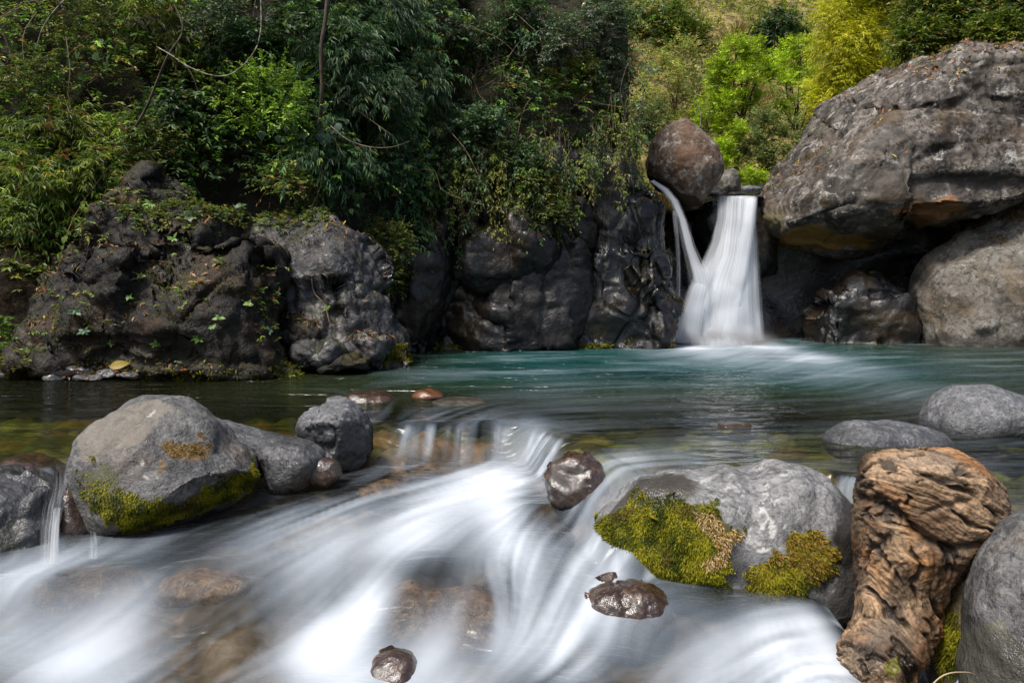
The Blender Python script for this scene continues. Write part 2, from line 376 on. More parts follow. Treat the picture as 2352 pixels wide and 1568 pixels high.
_wq = np.array([(atz(r[0] + r[3] * 20, r[1] + r[4] * 20 * 0.5, r[2]) - Vector(w))[:2] for r, w in zip(WC, _wp)])
_wq /= np.linalg.norm(_wq, axis=1, keepdims=True)
_ws = WC[:, 6] * _wp[:, 1] / 1829.0
def wfield(X, Y):
    num = np.zeros((4,) + X.shape); den = np.full(X.shape, 1e-12); zn = np.zeros(X.shape); zd = np.full(X.shape, 1e-12)
    for i in range(len(WC)):
        sx = _ws[i]; sy = sx * np.clip(_wp[i, 1] / (CAM_H - _wp[i, 2]) * 0.75, 1, 6)
        q = ((X - _wp[i, 0]) / sx) ** 2 + ((Y - _wp[i, 1]) / sy) ** 2
        w = np.exp(-0.5 * q) + 1e-7 / (1 + q)
        den += w; num[1] += w * _wq[i, 0]; num[2] += w * _wq[i, 1]; num[3] += w * WC[i, 5]
        if WC[i, 2] < -0.2:
            wz = np.exp(-0.5 * q / 2.0) + 1e-5 / (1 + q); zd += wz; zn += wz * WC[i, 2]
    return zn / zd, num[1] / den, num[2] / den, num[3] / den
# humps where the water slides over hidden stones: xd, yd, level, half width m, half length m, height m
HUMPS = [(1000,1320,-.38,.40,.30,.06),(1240,1175,-.30,.20,.18,.05),(200,1350,-.46,.40,.26,.06),(880,1085,-.25,.15,.16,.04),(960,990,-.05,.22,.14,.05),(1140,985,-.05,.24,.16,.03),
         (1310,1010,-.02,.25,.2,.035),(1100,1400,-.47,.15,.15,.06),(450,1330,-.43,.3,.2,.06),(1500,915,0,.4,.3,.02)]
_hw = [(atz(h[0], h[1], h[2]), h) for h in HUMPS]
def water_z(X, Y, low=None):
    if low is None: low = wfield(X, Y)[0]
    d = lip_d(X, Y)
    d = d + 0.11 * np.sin(X * 4.3 + 1) + 0.05 * np.sin(X * 9.1 + 2)
    w = 0.36 + 0.10 * np.sin(X * 4.1) + 0.40 * np.exp(-((X - 0.64) / 0.18) ** 2)
    z = low * sstep(-0.10, 1.0, (d + 0.06) / w)
    for p, h in _hw: z = z + h[5] * np.exp(-((X - p.x) / h[3]) ** 2 - ((Y - p.y) / h[4]) ** 2)
    return z
def pool_depth(X, Y):
    dp = 0.16 + 0.10 * sstep(0, 1, -lip_d(X, Y)) + 1.9 * sstep(9.5, 13.0, Y) * sstep(-2.8, 0.3, X) * (1 - 0.7 * sstep(4.0, 8.5, X))
    return dp + 0.25 * sstep(7.5, 10, Y)

def build_water():
    NX, NY = 720, 480
    s = np.linspace(-1, 1, NX); Yr = 2.5 * (20.5 / 2.5) ** (np.arange(NY) / (NY - 1.0))
    Y = np.repeat(Yr[:, None], NX, 1); X = s[None] * (GA * Y + GB)
    low, fx, fy, foam = wfield(X, Y)
    Z = water_z(X, Y, low)
    # steer the flow down the surface
    dX = np.gradient(X, axis=1); gx = np.gradient(Z, axis=1) / dX
    gy = np.gradient(Z, axis=0) / np.gradient(Y, axis=0) - gx * np.gradient(X, axis=0) / np.gradient(Y, axis=0)
    fx = fx - 0.5 * gx; fy = fy - 0.5 * gy; m = np.hypot(fx, fy) + 1e-6; fx /= m; fy /= m
    # smear noise along the flow (silky long-exposure streaks)
    rs = np.random.RandomState(3)
    W = GA * Y + GB; di = (NX - 1) / 2.0; lg = math.log(20.5 / 2.5)
    vi = (fx - s[None] * GA * fy) / W * di; vj = fy / Y / lg * (NY - 1)
    def box(a, r):
        for ax in (0, 1):
            c = np.cumsum(np.concatenate([np.zeros_like(np.take(a, [0], ax)), a], ax), ax); n = a.shape[ax]
            i0 = np.clip(np.arange(n) - r, 0, n); i1 = np.clip(np.arange(n) + r + 1, 0, n)
            sh = [1, 1]; sh[ax] = n
            a = (np.take(c, i1, ax) - np.take(c, i0, ax)) / (i1 - i0).reshape(sh)
        return a
    n1 = rs.normal(size=(NY, NX)); n2 = box(rs.normal(size=(NY, NX)), 2) * 5; n3 = box(rs.normal(size=(NY, NX)), 7) * 15; n4 = box(box(rs.normal(size=(NY, NX)), 15), 6)
    acc = [np.zeros((NY, NX)) for _ in range(4)]; wsum = 0
    st = 0.004 * Y
    for sg in (1, -1):
        pi = np.repeat(np.arange(NX, dtype=float)[None], NY, 0); pj = np.repeat(np.arange(NY, dtype=float)[:, None], NX, 1)
        for k in range(34):
            ii = np.clip(np.rint(pi), 0, NX - 1).astype(np.int32); jj = np.clip(np.rint(pj), 0, NY - 1).astype(np.int32)
            w = math.cos(k / 34.0 * math.pi / 2); wsum += w
            acc[0] += w * n1[jj, ii]; acc[1] += w * n2[jj, ii]; acc[2] += w * n3[jj, ii]; acc[3] += w * n4[jj, ii]
            q = sg * st[jj, ii]; pi += q * vi[jj, ii]; pj += q * vj[jj, ii]
    lic = sum(c * a / a.std() for c, a in zip((0.5, 0.6, 0.5), acc[:3])); lic = box(lic, 1); lic /= lic.std()
    lic = np.clip(lic, -2.4, 2.4); pat = np.clip(acc[3] / acc[3].std(), -2, 2)
    P = np.stack([X, Y, Z], -1).reshape(-1, 3)
    lip = lip_d(X, Y); fast = sstep(-1.2, 0.1, lip)
    big = fbm(np.stack([X * 1.6, Y * 0.9, X * 0], -1).reshape(-1, 3), 3, 9).reshape(X.shape)
    foam = np.where(lip > -0.15, 0.5 * foam + 0.5 * sstep(0.03, 0.92, foam), foam)
    foam = np.maximum(foam, np.clip(0.38 * sstep(0.25, 1.1, np.hypot(gx, gy)) * (0.6 + 0.6 * lic), 0, 0.8) * (lip > -0.3))
    foam = np.where(lip > -0.1, np.clip(foam * 1.10, 0, 1), foam)
    sq = np.sqrt(np.clip(foam * (1.08 - foam), 0, 1)); mod = sstep(-0.25, 0.35, fbm(np.stack([X * 1.1, Y * 0.8, X * 0 + 5], -1).reshape(-1, 3), 2, 29).reshape(X.shape))
    f = np.clip(foam + lic * sq * (0.06 + 0.17 * mod) * (0.3 + 0.7 * fast) + 0.02 * lic * (1 - fast) + (0.20 * pat + 0.15 * big) * fast * sq, 0, 1)
    Z2 = Z + 0.0007 * lic * fast * np.clip(foam * 2, 0, 1) + 0.010 * fast * big * np.clip(foam * 2, 0, 1)
    deep = 1 - np.exp(-np.maximum(pool_depth(X, Y) - 0.40, 0) * 1.5)
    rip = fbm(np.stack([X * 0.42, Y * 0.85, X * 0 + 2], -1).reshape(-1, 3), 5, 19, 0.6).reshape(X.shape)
    sky_glint = sstep(-2.6, 0.6, X) * sstep(8.8, 11.0, Y) * (1 - 0.6 * sstep(6, 10, X))
    f = np.clip(f + sky_glint * (0.01 + 0.50 * np.clip(rip - 0.05, 0, 1)), 0, 1)  # sky glints on the far ripples, painted as pale streaks into the foam values
    hue = sstep(7.4, 11.8, Y + 0.6 * rip) * sstep(-3.2, 0.6, X) * (1 - 0.75 * sstep(4.0, 9.0, X))
    deep = np.maximum(deep, 0.10 + 0.70 * sstep(6.9, 9.8, Y) * sstep(-5.0, -1.0, X))
    deep = np.where(lip > 0, 0.06, deep)
    j = np.arange(NY - 1)[:, None] * NX; i = np.arange(NX - 1)[None]
    F = np.stack([j + i, j + i + 1, j + i + NX + 1, j + i + NX], -1).reshape(-1, 4)
    V = np.stack([X, Y, Z2], -1).reshape(-1, 3)
    # material
    t = NT("river_water_surface")
    fa = t.attr("foam", 2); de = t.attr("deep", 2); li = t.attr("lic", 2); ca = t.attr("calm", 2)
    pos = t.n("NewGeometry", None, out=0)
    v1 = t.n("Mapping", {0: pos, 3: (1.1, 3.2, 1)}); v2 = t.n("Mapping", {0: pos, 3: (2.6, 6.5, 1)})
    h = t.math('ADD', t.noise(1.0, 3, 0.5, v1, 0.6), t.math('MULTIPLY', t.noise(1.0, 3, 0.5, v2, 0.4), 0.45))
    hh = t.math('ADD', t.math('MULTIPLY', h, ca), t.math('MULTIPLY', li, 0.010))
    nb = t.n("Bump", {"Strength": 0.8, "Distance": 0.4, "Height": hh})
    fr = t.n("Fresnel", {"IOR": 1.33, "Normal": nb})
    tint = t.n("BsdfTransparent", {"Color": t.mix(t.attr("pool", 2), (0.86, 0.83, 0.77), (0.62, 0.66, 0.36))})
    big_n = t.noise(0.35, 3, 0.5, pos)
    body = t.n("BsdfDiffuse", {"Color": t.mix(t.attr("hue", 2), (0.022, 0.028, 0.009), t.mix(t.ss(big_n, 0.35, 0.65), (0.001, 0.030, 0.030), (0.003, 0.054, 0.046)))})
    base = t.n("MixShader", {0: de, 1: tint, 2: body})
    gl = t.n("BsdfGlossy", {"Color": (1, 1, 1), "Roughness": t.ss(t.attr("pool", 2), 0.0, 1.0, 0.28, 0.10), "Normal": nb})
    wat = t.n("MixShader", {0: fr, 1: base, 2: gl})
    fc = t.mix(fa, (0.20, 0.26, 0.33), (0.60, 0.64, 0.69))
    foam_glint_s = t.n("BsdfDiffuse", {"Color": fc})
    out = t.n("MixShader", {0: t.math('MULTIPLY', t.math('SUBTRACT', fa, 0.05), 1.02, clamp=True), 1: wat, 2: foam_glint_s})
    m = t.done(out)
    calm = (0.25 + 0.75 * sstep(-0.4, -3.0, lip)) * (0.6 + 0.6 * sstep(-4, 1, X))
    me = new_mesh("river_water", V, F, m, True, {"foam": f.ravel(), "deep": deep.ravel(), "lic": lic.ravel(), "calm": calm.ravel(), "hue": hue.ravel(), "pool": sstep(0.15, -0.5, lip).ravel()})  # foam holds real foam plus the painted ripple glints
    o = link("river_water", me); tag(o, kind="structure")
    return X, Y, Z
build_water()

# ------------------------------------------------------------------ river bed
def build_bed():
    NX, NY = 330, 300
    s = np.linspace(-1, 1, NX); Yr = 2.3 * (22.0 / 2.3) ** (np.arange(NY) / (NY - 1.0))
    Y = np.repeat(Yr[:, None], NX, 1); X = s[None] * (GA * Y + GB + 0.6)
    low = wfield(X, Y)[0]
    d = lip_d(X, Y); w = 0.36 + 0.10 * np.sin(X * 4.1) + 0.40 * np.exp(-((X - 0.64) / 0.18) ** 2)
    Z = low * sstep(-0.10, 1.0, (d + 0.06) / w)
    P = np.stack([X * 2.6, Y * 2.2, X * 0 + 0.5], -1).reshape(-1, 3)
    f1, f2, cid = worley(P, 4); g1, g2, gid = worley(P * 2.3 + 7, 8)
    bump = (np.clip(0.5 - f1, -.2, .5) * 0.22 + np.clip(0.5 - g1, -.2, .5) * 0.08).reshape(X.shape)
    dep = np.where(d > 0, 0.24, pool_depth(X, Y) + 0.05)
    Z = Z - dep + bump
    pal = np.array([(0.20, 0.16, 0.06), (0.09, 0.07, 0.03), (0.24, 0.22, 0.08), (0.13, 0.125, 0.045), (0.22, 0.12, 0.045), (0.07, 0.075, 0.03)])
    c = pal[(cid * 5.99).astype(int)] * (0.8 + 0.4 * gid[:, None])
    fastw = sstep(-0.2, 0.15, d).reshape(-1, 1); c = c * (1 - fastw) + (c.mean(1, keepdims=True) * np.array([1.15, 0.92, 0.72]) * 0.9) * fastw
    edge = sstep(0.0, 0.12, f2 - f1)[:, None]; c = c * (0.45 + 0.55 * edge)
    j = np.arange(NY - 1)[:, None] * NX; i = np.arange(NX - 1)[None]
    F = np.stack([j + i, j + i + 1, j + i + NX + 1, j + i + NX], -1).reshape(-1, 4)
    t = NT("bed_stones"); col = t.attr("paint"); n = t.noise(14, 6, 0.65, t.objc())
    col = t.mix(t.ss(n, 0.35, 0.65), col, t.mix(0.5, col, (0.03, 0.03, 0.015)))
    m = t.done(t.n("BsdfPrincipled", {"Base Color": col, "Roughness": 0.6}))
    o = link("river_bed", new_mesh("river_bed", np.stack([X, Y, Z], -1).reshape(-1, 3), F, m, True, {"paint": c})); tag(o, kind="structure")
build_bed()

# ------------------------------------------------------------------ hillsides
HB = np.array([(-16, 10.4), (-9, 10.9), (-5.5, 11.6), (-3.4, 12.2), (-1.9, 14.6), (-1.2, 16.8), (1.0, 17.2), (2.5, 17.7), (2.9, 18.9), (3.25, 22.0), (3.6, 27.0), (4.2, 34.0), (6.0, 60.0)])
def hillY(X, z):
    """depth of the steep left bank at (X, height)"""
    yb = np.interp(X, HB[:, 0], HB[:, 1])
    k = np.interp(X, [-9, -4, -2, 0, 4], [0.42, 0.45, 0.25, 0.10, 0.10])
    up = np.where(z < 3.2, k * z, k * 3.2 + (z - 3.2) * np.interp(X, [-9, -2, 1, 4], [0.40, 0.28, 0.16, 0.20]))
    return yb + up
def vegY(X, z):
    """depth of the plants' rooting face: over the cliff the growth hangs out past the rock"""
    return hillY(X, z) - 1.25 * sstep(-2.0, -1.3, X) * (1 - sstep(2.7, 3.3, X))
def hill_top(X): return np.interp(X, [-8, -2, 1.0, 2.6, 4.0], [15, 12.5, 10.0, 8.0, 7.6])
def build_hill():
    X, Zz = np.meshgrid(np.linspace(-17, 6.0, 240), np.linspace(-1.2, 15, 170))
    Zz = -1.2 + (Zz + 1.2) * (hill_top(X) + 1.2) / 16.2
    P = np.stack([X, Zz * 0.9, X * 0], -1).reshape(-1, 3)
    n = (0.55 * fbm(P * 0.7, 4, 21) + 0.16 * fbm(P * 3.1, 3, 22)).reshape(X.shape)
    V = np.stack([X, hillY(X, Zz) + n + 0.35, Zz], -1).reshape(-1, 3)
    NX = X.shape[1]; j = np.arange(X.shape[0] - 1)[:, None] * NX; i = np.arange(NX - 1)[None]
    F = np.stack([j + i, j + i + 1, j + i + NX + 1, j + i + NX], -1).reshape(-1, 4)
    t = NT("hillside_soil"); c = t.objc()
    a = t.noise(1.3, 8, 0.65, c); b = t.noise(9, 6, 0.7, c)
    col = t.mix(t.ss(a, 0.4, 0.62), (0.018, 0.013, 0.008), (0.030, 0.028, 0.012)); col = t.mix(t.ss(b, 0.5, 0.72), col, (0.055, 0.035, 0.018))
    nb = t.n("Bump", {"Strength": 0.8, "Distance": 0.1, "Height": b})
    m = t.done(t.n("BsdfPrincipled", {"Base Color": col, "Roughness": 0.9, "Normal": nb}))
    tag(link("hillside", new_mesh("hillside", V, F, m)), kind="structure")
build_hill()
def farZ(X, Y):
    z = 3.05 + 0.02 * (Y - 19) + 0.92 * np.maximum(0, Y - 27.5 - 0.12 * (X - 8)) ** 1.0
    z = z + 3.3 * sstep(7.2, 11.0, X - 0.10 * (Y - 19)) * sstep(36, 24, Y) + 0.5 * sstep(11, 16, X)
    return z
def build_far():
    X, Y = np.meshgrid(np.linspace(2.2, 62, 220), 19.0 + 76 * np.linspace(0, 1, 160) ** 1.6)
    P = np.stack([X, Y, X * 0], -1).reshape(-1, 3)
    Z = farZ(X, Y) + (0.8 * fbm(P * 0.22, 4, 31)).reshape(X.shape) * sstep(22, 30, Y) + (0.10 * fbm(P * 1.5, 3, 32)).reshape(X.shape)
    NX = X.shape[1]; j = np.arange(X.shape[0] - 1)[:, None] * NX; i = np.arange(NX - 1)[None]
    F = np.stack([j + i, j + i + 1, j + i + NX + 1, j + i + NX], -1).reshape(-1, 4)
    t = NT("far_slope_ground"); c = t.objc()
    a = t.noise(0.35, 6, 0.6, c); b = t.noise(2.2, 6, 0.7, c)
    col = t.mix(t.ss(a, 0.42, 0.6), (0.13, 0.12, 0.03), (0.26, 0.19, 0.075)); col = t.mix(t.ss(b, 0.48, 0.66), col, (0.07, 0.075, 0.02))
    m = t.done(t.n("BsdfPrincipled", {"Base Color": col, "Roughness": 0.9}))
    tag(link("far_hillside", new_mesh("far_hillside", np.stack([X, Y, Z], -1).reshape(-1, 3), F, m)), kind="structure")
build_far()
# ------------------------------------------------------------------ rock colours
M_OUT = rock_mat("dark_outcrop", (0.0069, 0.0060, 0.0054), (0.0214, 0.0181, 0.0156), (0.0294, 0.0258, 0.0225), 1.3, moss=0.55, moss_col=(0.045, 0.040, 0.010), rust=0.5, rust_col=(0.055, 0.030, 0.014), rough=0.58, bump=1.0, fine=16, wet_z=0.0, wet_h=0.1, spec=0.25, gloss=0.35)
M_SLAB = rock_mat("grey_slab", (0.0163, 0.0163, 0.0174), (0.0553, 0.0535, 0.0535), (0.0872, 0.0843, 0.0843), 1.4, moss=0.35, rust=0.3, rust_col=(0.07, 0.045, 0.02), rough=0.46, bump=0.9, fine=18, wet_z=0.0, wet_h=0.1, spec=0.40, gloss=0.70, coat=0.22)
M_CLIFF = rock_mat("dark_cliff", (0.0066, 0.0063, 0.0066), (0.0186, 0.0174, 0.0170), (0.0297, 0.0270, 0.0252), 0.8, rust=0.45, rust_col=(0.050, 0.034, 0.016), moss=0.18, rough=0.48, bump=0.7, fine=14, pits=0.35, wet_z=0.1, wet_h=0.5, spec=0.32, gloss=0.55, coat=0.15)
M_WETCLIFF = rock_mat("wet_cliff", (0.0035, 0.0032, 0.0032), (0.0112, 0.0103, 0.0095), (0.0213, 0.0185, 0.0160), 1.0, rust=0.6, rust_col=(0.060, 0.036, 0.012), moss=0.2, rough=0.34, bump=0.7, fine=14, pits=0.3, spec=0.45, gloss=0.80, coat=0.40)
M_PERCH = rock_mat("lichen_brown", (0.0956, 0.0585, 0.0382), (0.1800, 0.1294, 0.0956), (0.2475, 0.2138, 0.1856), 1.2, lichen=0.75, lichen_col=(0.45, 0.45, 0.41), rust=0.7, rust_col=(0.11, 0.055, 0.028), rough=0.75, bump=0.5, fine=16, spec=0.25)
M_GIANT = rock_mat("weathered_grey", (0.0318, 0.0259, 0.0210), (0.1118, 0.0961, 0.0808), (0.2050, 0.1840, 0.1600), 0.75, lichen=0.75, lichen_col=(0.40, 0.39, 0.36), rust=0.55, rust_col=(0.075, 0.045, 0.018), moss=0.16, rough=0.6, bump=0.7, fine=13, streak=0.75, spec=0.22, mottle=0.8)
M_PALE = rock_mat("pale_grey_brown", (0.0727, 0.0651, 0.0536), (0.1377, 0.1263, 0.1071), (0.1913, 0.1797, 0.1568), 0.9, lichen=0.35, rust=0.45, rust_col=(0.12, 0.075, 0.03), rough=0.65, bump=0.55, fine=14, wet_z=0.12, wet_h=0.2, spec=0.25)
M_BOULD = rock_mat("river_boulder", (0.0608, 0.0608, 0.0632), (0.1256, 0.1231, 0.1215), (0.1782, 0.1741, 0.1620), 2.4, lichen=0.3, rust=0.12, rough=0.6, bump=0.6, fine=30, wet_z=-0.34, wet_h=0.08)
M_COBB = rock_mat("grey_cobble", (0.0792, 0.0814, 0.0864), (0.1512, 0.1534, 0.1620), (0.2160, 0.2160, 0.2232), 3.2, lichen=0.25, rough=0.36, bump=0.5, fine=34, wet_z=0.06, wet_h=0.10)
M_LIGHT = rock_mat("light_grey_boulder", (0.1105, 0.1105, 0.1122), (0.2040, 0.2040, 0.2040), (0.2890, 0.2848, 0.2805), 2.6, lichen=0.5, lichen_col=(0.55, 0.54, 0.52), rough=0.55, bump=0.45, fine=34, wet_z=-0.42, wet_h=0.10)
M_EARTH = rock_mat("bank_earth", (0.010, 0.007, 0.004), (0.026, 0.017, 0.010), (0.040, 0.027, 0.016), 1.6, moss=0.45, moss_col=(0.04, 0.036, 0.008), rust=0.6, rust_col=(0.035, 0.018, 0.008), rough=0.8, bump=1.0, fine=18, streak=0.5, spec=0.10)
M_DARKC = rock_mat("dark_wet_cobble", (0.030, 0.030, 0.032), (0.075, 0.074, 0.076), (0.12, 0.118, 0.12), 3.2, rough=0.30, bump=0.8, fine=30, spec=0.5, coat=0.70)
M_WETBR = rock_mat("wet_brown_stone", (0.0217, 0.0104, 0.0048), (0.0616, 0.0290, 0.0132), (0.1014, 0.0551, 0.0284), 4.0, rough=0.14, bump=0.4, fine=26, pits=0.3, spec=0.6, coat=0.8)
M_SUB = rock_mat("submerged_stone", (0.0890, 0.0520, 0.0240), (0.2162, 0.1329, 0.0672), (0.3054, 0.2081, 0.1199), 3.0, rough=0.3, bump=0.4, fine=24, pits=0.3)
M_SHORE = rock_mat("shore_stone", (0.035, 0.036, 0.040), (0.085, 0.087, 0.095), (0.13, 0.13, 0.135), 3.0, rough=0.45, bump=0.5, fine=26, wet_z=0.0, wet_h=0.05, coat=0.40)

def patch(P, D, poly, col, soft=0.5, amt=1.0, freq=9.0, seed=0):
    """blend a colour patch into paint array P where D falls in poly, with a ragged rim"""
    j = 26 * np.stack([fbm(np.c_[D / 90.0, D[:, :1] * 0], 4, seed), fbm(np.c_[D / 90.0, D[:, :1] * 0 + 7], 4, seed + 1)], 1)
    m = in_poly(D + j, poly) * amt
    P[:, :3] = P[:, :3] * (1 - m[:, None]) + np.array(col) * m[:, None]; P[:, 3] = np.maximum(P[:, 3], m)
    return m

# ------------------------------------------------------------------ left bank outcrops
rock("earth_bank", "steep bare brown earth bank at the left edge above the shore", [(-260, 640), (-100, 600), (20, 575), (130, 560), (200, 600), (230, 720), (220, 880), (-260, 900)],
     11.7, 0.75, M_EARTH, 6, [('lump', 0.6, 0.3, 33), ('tilt', (1.2, 1.2, 0.6), 0.25, 34), ('fbm', (4.0, 4.0, 1.5), 0.10, 35), ('fbm', 9.0, 0.04, 36)], 3.5, lean=0.25, seed=41, cat="earth bank", key="EB")
rock("rock_outcrop", "broad dark brown rock outcrop with leaf litter at the water's left bank",
     [(150, 600), (230, 500), (330, 450), (450, 430), (530, 460), (562, 560), (600, 640), (622, 720), (655, 790), (705, 850), (712, 900), (560, 930), (300, 930), (120, 920), (60, 800), (90, 690)],
     11.6, 1.05, M_OUT, 7, [('lump', 0.5, 0.5, 3), ('plane', 0.6, 0.70, 6), ('crack', 0.7, 0.09, 5), ('plane', 1.7, 0.24, 8), ('plane', 4.5, 0.06, 4), ('fbm', 4.0, 0.06, 7), ('fbm', 11.0, 0.02, 9)], 2.8, lean=0.34, seed=1, cat="rock outcrop", key="R1")
rock("rock_outcrop", "low rounded rock hump with mossy foot in front of the broad dark outcrop",
     [(330, 770), (400, 690), (480, 655), (560, 690), (620, 740), (660, 800), (702, 845), (708, 900), (500, 920), (330, 905), (290, 840)],
     10.95, 0.42, M_OUT, 6, [('lump', 0.9, 0.22, 13), ('billow', 0.9, 0.16, 15), ('tilt', 1.8, 0.14, 16), ('fbm', 5.0, 0.05, 17), ('fbm', 12.0, 0.015, 19)], 2.4, lean=0.55, seed=2, cat="rock outcrop", key="R1b")
rock("rock_slab", "smooth grey rock slab sloping down to a mossy tip in the pool",
     [(560, 470), (640, 440), (740, 500), (805, 565), (868, 620), (893, 690), (935, 745), (972, 800), (978, 880), (860, 900), (760, 880), (700, 800), (645, 720), (600, 640), (562, 560)],
     12.4, 0.7, M_SLAB, 6, [('lump', 0.6, 0.2, 23), ('plane', 0.8, 0.42, 26), ('crack', 1.0, 0.05, 25), ('plane', 2.2, 0.14, 28), ('fbm', 4.0, 0.06, 27), ('fbm', 11.0, 0.02, 29)], 2.8, lean=0.38, seed=3, cuts=[((0.5, -0.75, 0.45), 0.72), ((0.1, -0.6, 0.8), 0.75)], cat="rock slab", key="R2")
for i, (x, y, rx, ry, Y, lab) in enumerate([
    (690, 770, 55, 45, 11.7, "dark knobbly rock wedged between outcrop and grey slab"),
    (735, 815, 62, 34, 11.3, "low wet dark rock at the waterline left of the grey slab"),
    (790, 838, 58, 24, 11.2, "flat wet rock at the foot of the grey slab"),
    (845, 800, 60, 40, 11.8, "leaf strewn ledge rock on the grey slab's lower edge")]):
    rock("bank_rock", lab, ell(x, y, rx, ry, 12, 0.14, i + 40), Y, 0.4, M_SLAB if i % 2 else M_OUT, 5, [('billow', 1.6, 0.16, 41 + i), ('fbm', 4.0, 0.07, 45 + i)], 2.5, seed=i, cat="rock", key="RB%d" % i)
rs_ = np.random.RandomState(12)
SH = [(40, 832, 44, 14), (95, 848, 50, 16), (150, 836, 40, 13), (178, 852, 42, 15), (225, 840, 38, 13), (262, 855, 40, 12), (30, 858, 38, 9), (130, 866, 36, 8), (205, 866, 44, 8), (300, 862, 36, 9), (75, 824, 30, 10), (-30, 850, 50, 18)]
SHL = ['low dark stone second from the left edge of the shore', 'broad pale-topped stone in front of the earth bank', 'small stone behind the broad shore stone', 'flat stone in the middle of the left shore', 'narrow stone just left of the yellow fallen leaf', 'dark stone under the yellow fallen leaf', 'thin flat stone at the waterline near the left edge', 'thin sliver of stone at the waterline in mid shore', 'long thin stone at the waterline below the yellow leaf', "last shore stone before the outcrop's foot", 'small rounded stone at the back of the shore by the fern', 'shore stone at the very left edge']
for i, (x, y, rx, ry) in enumerate(SH):
    rock("shore_stone", SHL[i], ell(x, y, rx, ry, 10, 0.16, i + 60), 10.55 - 0.012 * (y - 850), rx * 0.0045, M_SHORE, 4, [('cell', 3.0, 0.04, 61 + i), ('fbm', 6.0, 0.03, 65)], 2.6, planes=2, seed=i, cat="stone", group="stones of the left gravel shore", key="SH%d" % i)

# ------------------------------------------------------------------ middle cliff
CL = [('lump', 0.4, 0.3, 71), ('plane', (0.62, 0.62, 0.45), 0.95, 75), ('crack', (0.5, 0.5, 0.35), 0.12, 72), ('plane', (1.7, 1.7, 1.2), 0.26, 76), ('plane', 4.5, 0.06, 78), ('fbm', 5.0, 0.03, 77)]
rock("cliff_wall", "dark cliff wall under hanging roots, left of the rounded bulge",
     [(800, 430), (960, 370), (1120, 350), (1290, 340), (1310, 600), (1290, 800), (1280, 860), (1000, 870), (900, 860), (840, 700)],
     16.55, 1.0, M_CLIFF, 7, CL, 4.0, lean=0.06, seed=7, cat="cliff", key="R3")
rock("cliff_bulge", "great smooth rounded bulge set in the dark cliff wall",
     [(1045, 560), (1070, 500), (1130, 470), (1210, 480), (1262, 520), (1272, 590), (1240, 650), (1190, 690), (1130, 702), (1075, 670), (1050, 620)],
     15.85, 0.75, M_CLIFF, 6, [('lump', 0.7, 0.2, 81), ('plane', 0.9, 0.38, 84), ('plane', 2.2, 0.10, 82), ('fbm', 4.0, 0.03, 83)], 2.6, seed=8, cat="rock bulge", key="R3b")
for i, (pts, Y, ty, lab) in enumerate([
    ([(975, 800), (1000, 720), (1060, 690), (1150, 720), (1235, 700), (1225, 770), (1215, 850), (1000, 850)], 16.1, 0.6, "worn brown rock apron with mossy foot under the cliff bulge"),
    ([(845, 660), (890, 550), (975, 470), (1050, 480), (1045, 620), (1005, 740), (1000, 870), (860, 880)], 15.6, 0.8, "narrow grey rock face between the sloping slab and the cliff bulge"),
    ([(1160, 800), (1200, 720), (1240, 690), (1250, 740), (1225, 800), (1215, 850), (1165, 850)], 15.9, 0.35, "leaning rock rib at the water below the right of the bulge")]):
    rock("cliff_rib", lab, pts, Y, ty, M_CLIFF, 6, [('lump', 0.9, 0.15, 86 + i), ('plane', (1.0, 1.0, 0.7), 0.5, 82 + i), ('plane', 2.6, 0.14, 90 + i), ('fbm', 5.0, 0.03, 93)], 2.6, lean=0.15, seed=i, cat="rock face", key="RC%d" % i)
rock("cliff_column", "wet black cliff beside the waterfall with sloping right crest",
     [(1262, 430), (1300, 360), (1360, 310), (1405, 325), (1450, 370), (1490, 412), (1532, 456), (1542, 520), (1556, 590), (1546, 680), (1536, 760), (1532, 860), (1255, 870), (1250, 650)],
     17.0, 1.2, M_WETCLIFF, 7, [('lump', 0.5, 0.3, 101), ('plane', (0.7, 0.7, 0.5), 0.50, 105), ('tilt', (1.3, 1.3, 0.9), 0.30, 103), ('crack', 0.8, 0.09, 102), ('plane', (2.2, 2.2, 1.6), 0.10, 106), ('fbm', 6.0, 0.03, 109)], 3.6, lean=0.08, seed=9, cat="cliff", key="R4")
for i, (pts, Y, ty, lab) in enumerate([
    ([(1265, 690), (1310, 670), (1365, 690), (1385, 740), (1370, 770), (1290, 765), (1260, 740)], 16.3, 0.45, "glossy wet block low on the black cliff"),
    ([(1255, 775), (1310, 755), (1380, 770), (1400, 800), (1395, 850), (1255, 850)], 16.1, 0.4, "low wet ledge at the water under the black cliff"),
    ([(1460, 760), (1480, 660), (1515, 610), (1532, 660), (1524, 760), (1520, 850), (1460, 850)], 16.8, 0.4, "wet brown buttress at the left edge of the falls")]):
    rock("wet_ledge", lab, pts, Y, ty, M_WETCLIFF, 6, [('lump', 0.9, 0.12, 111 + i), ('plane', 1.2, 0.32, 112 + i), ('plane', 3.0, 0.07, 115 + i), ('fbm', 5.0, 0.03, 117)], 2.8, lean=0.1, seed=i, cat="rock ledge", key="RW%d" % i)

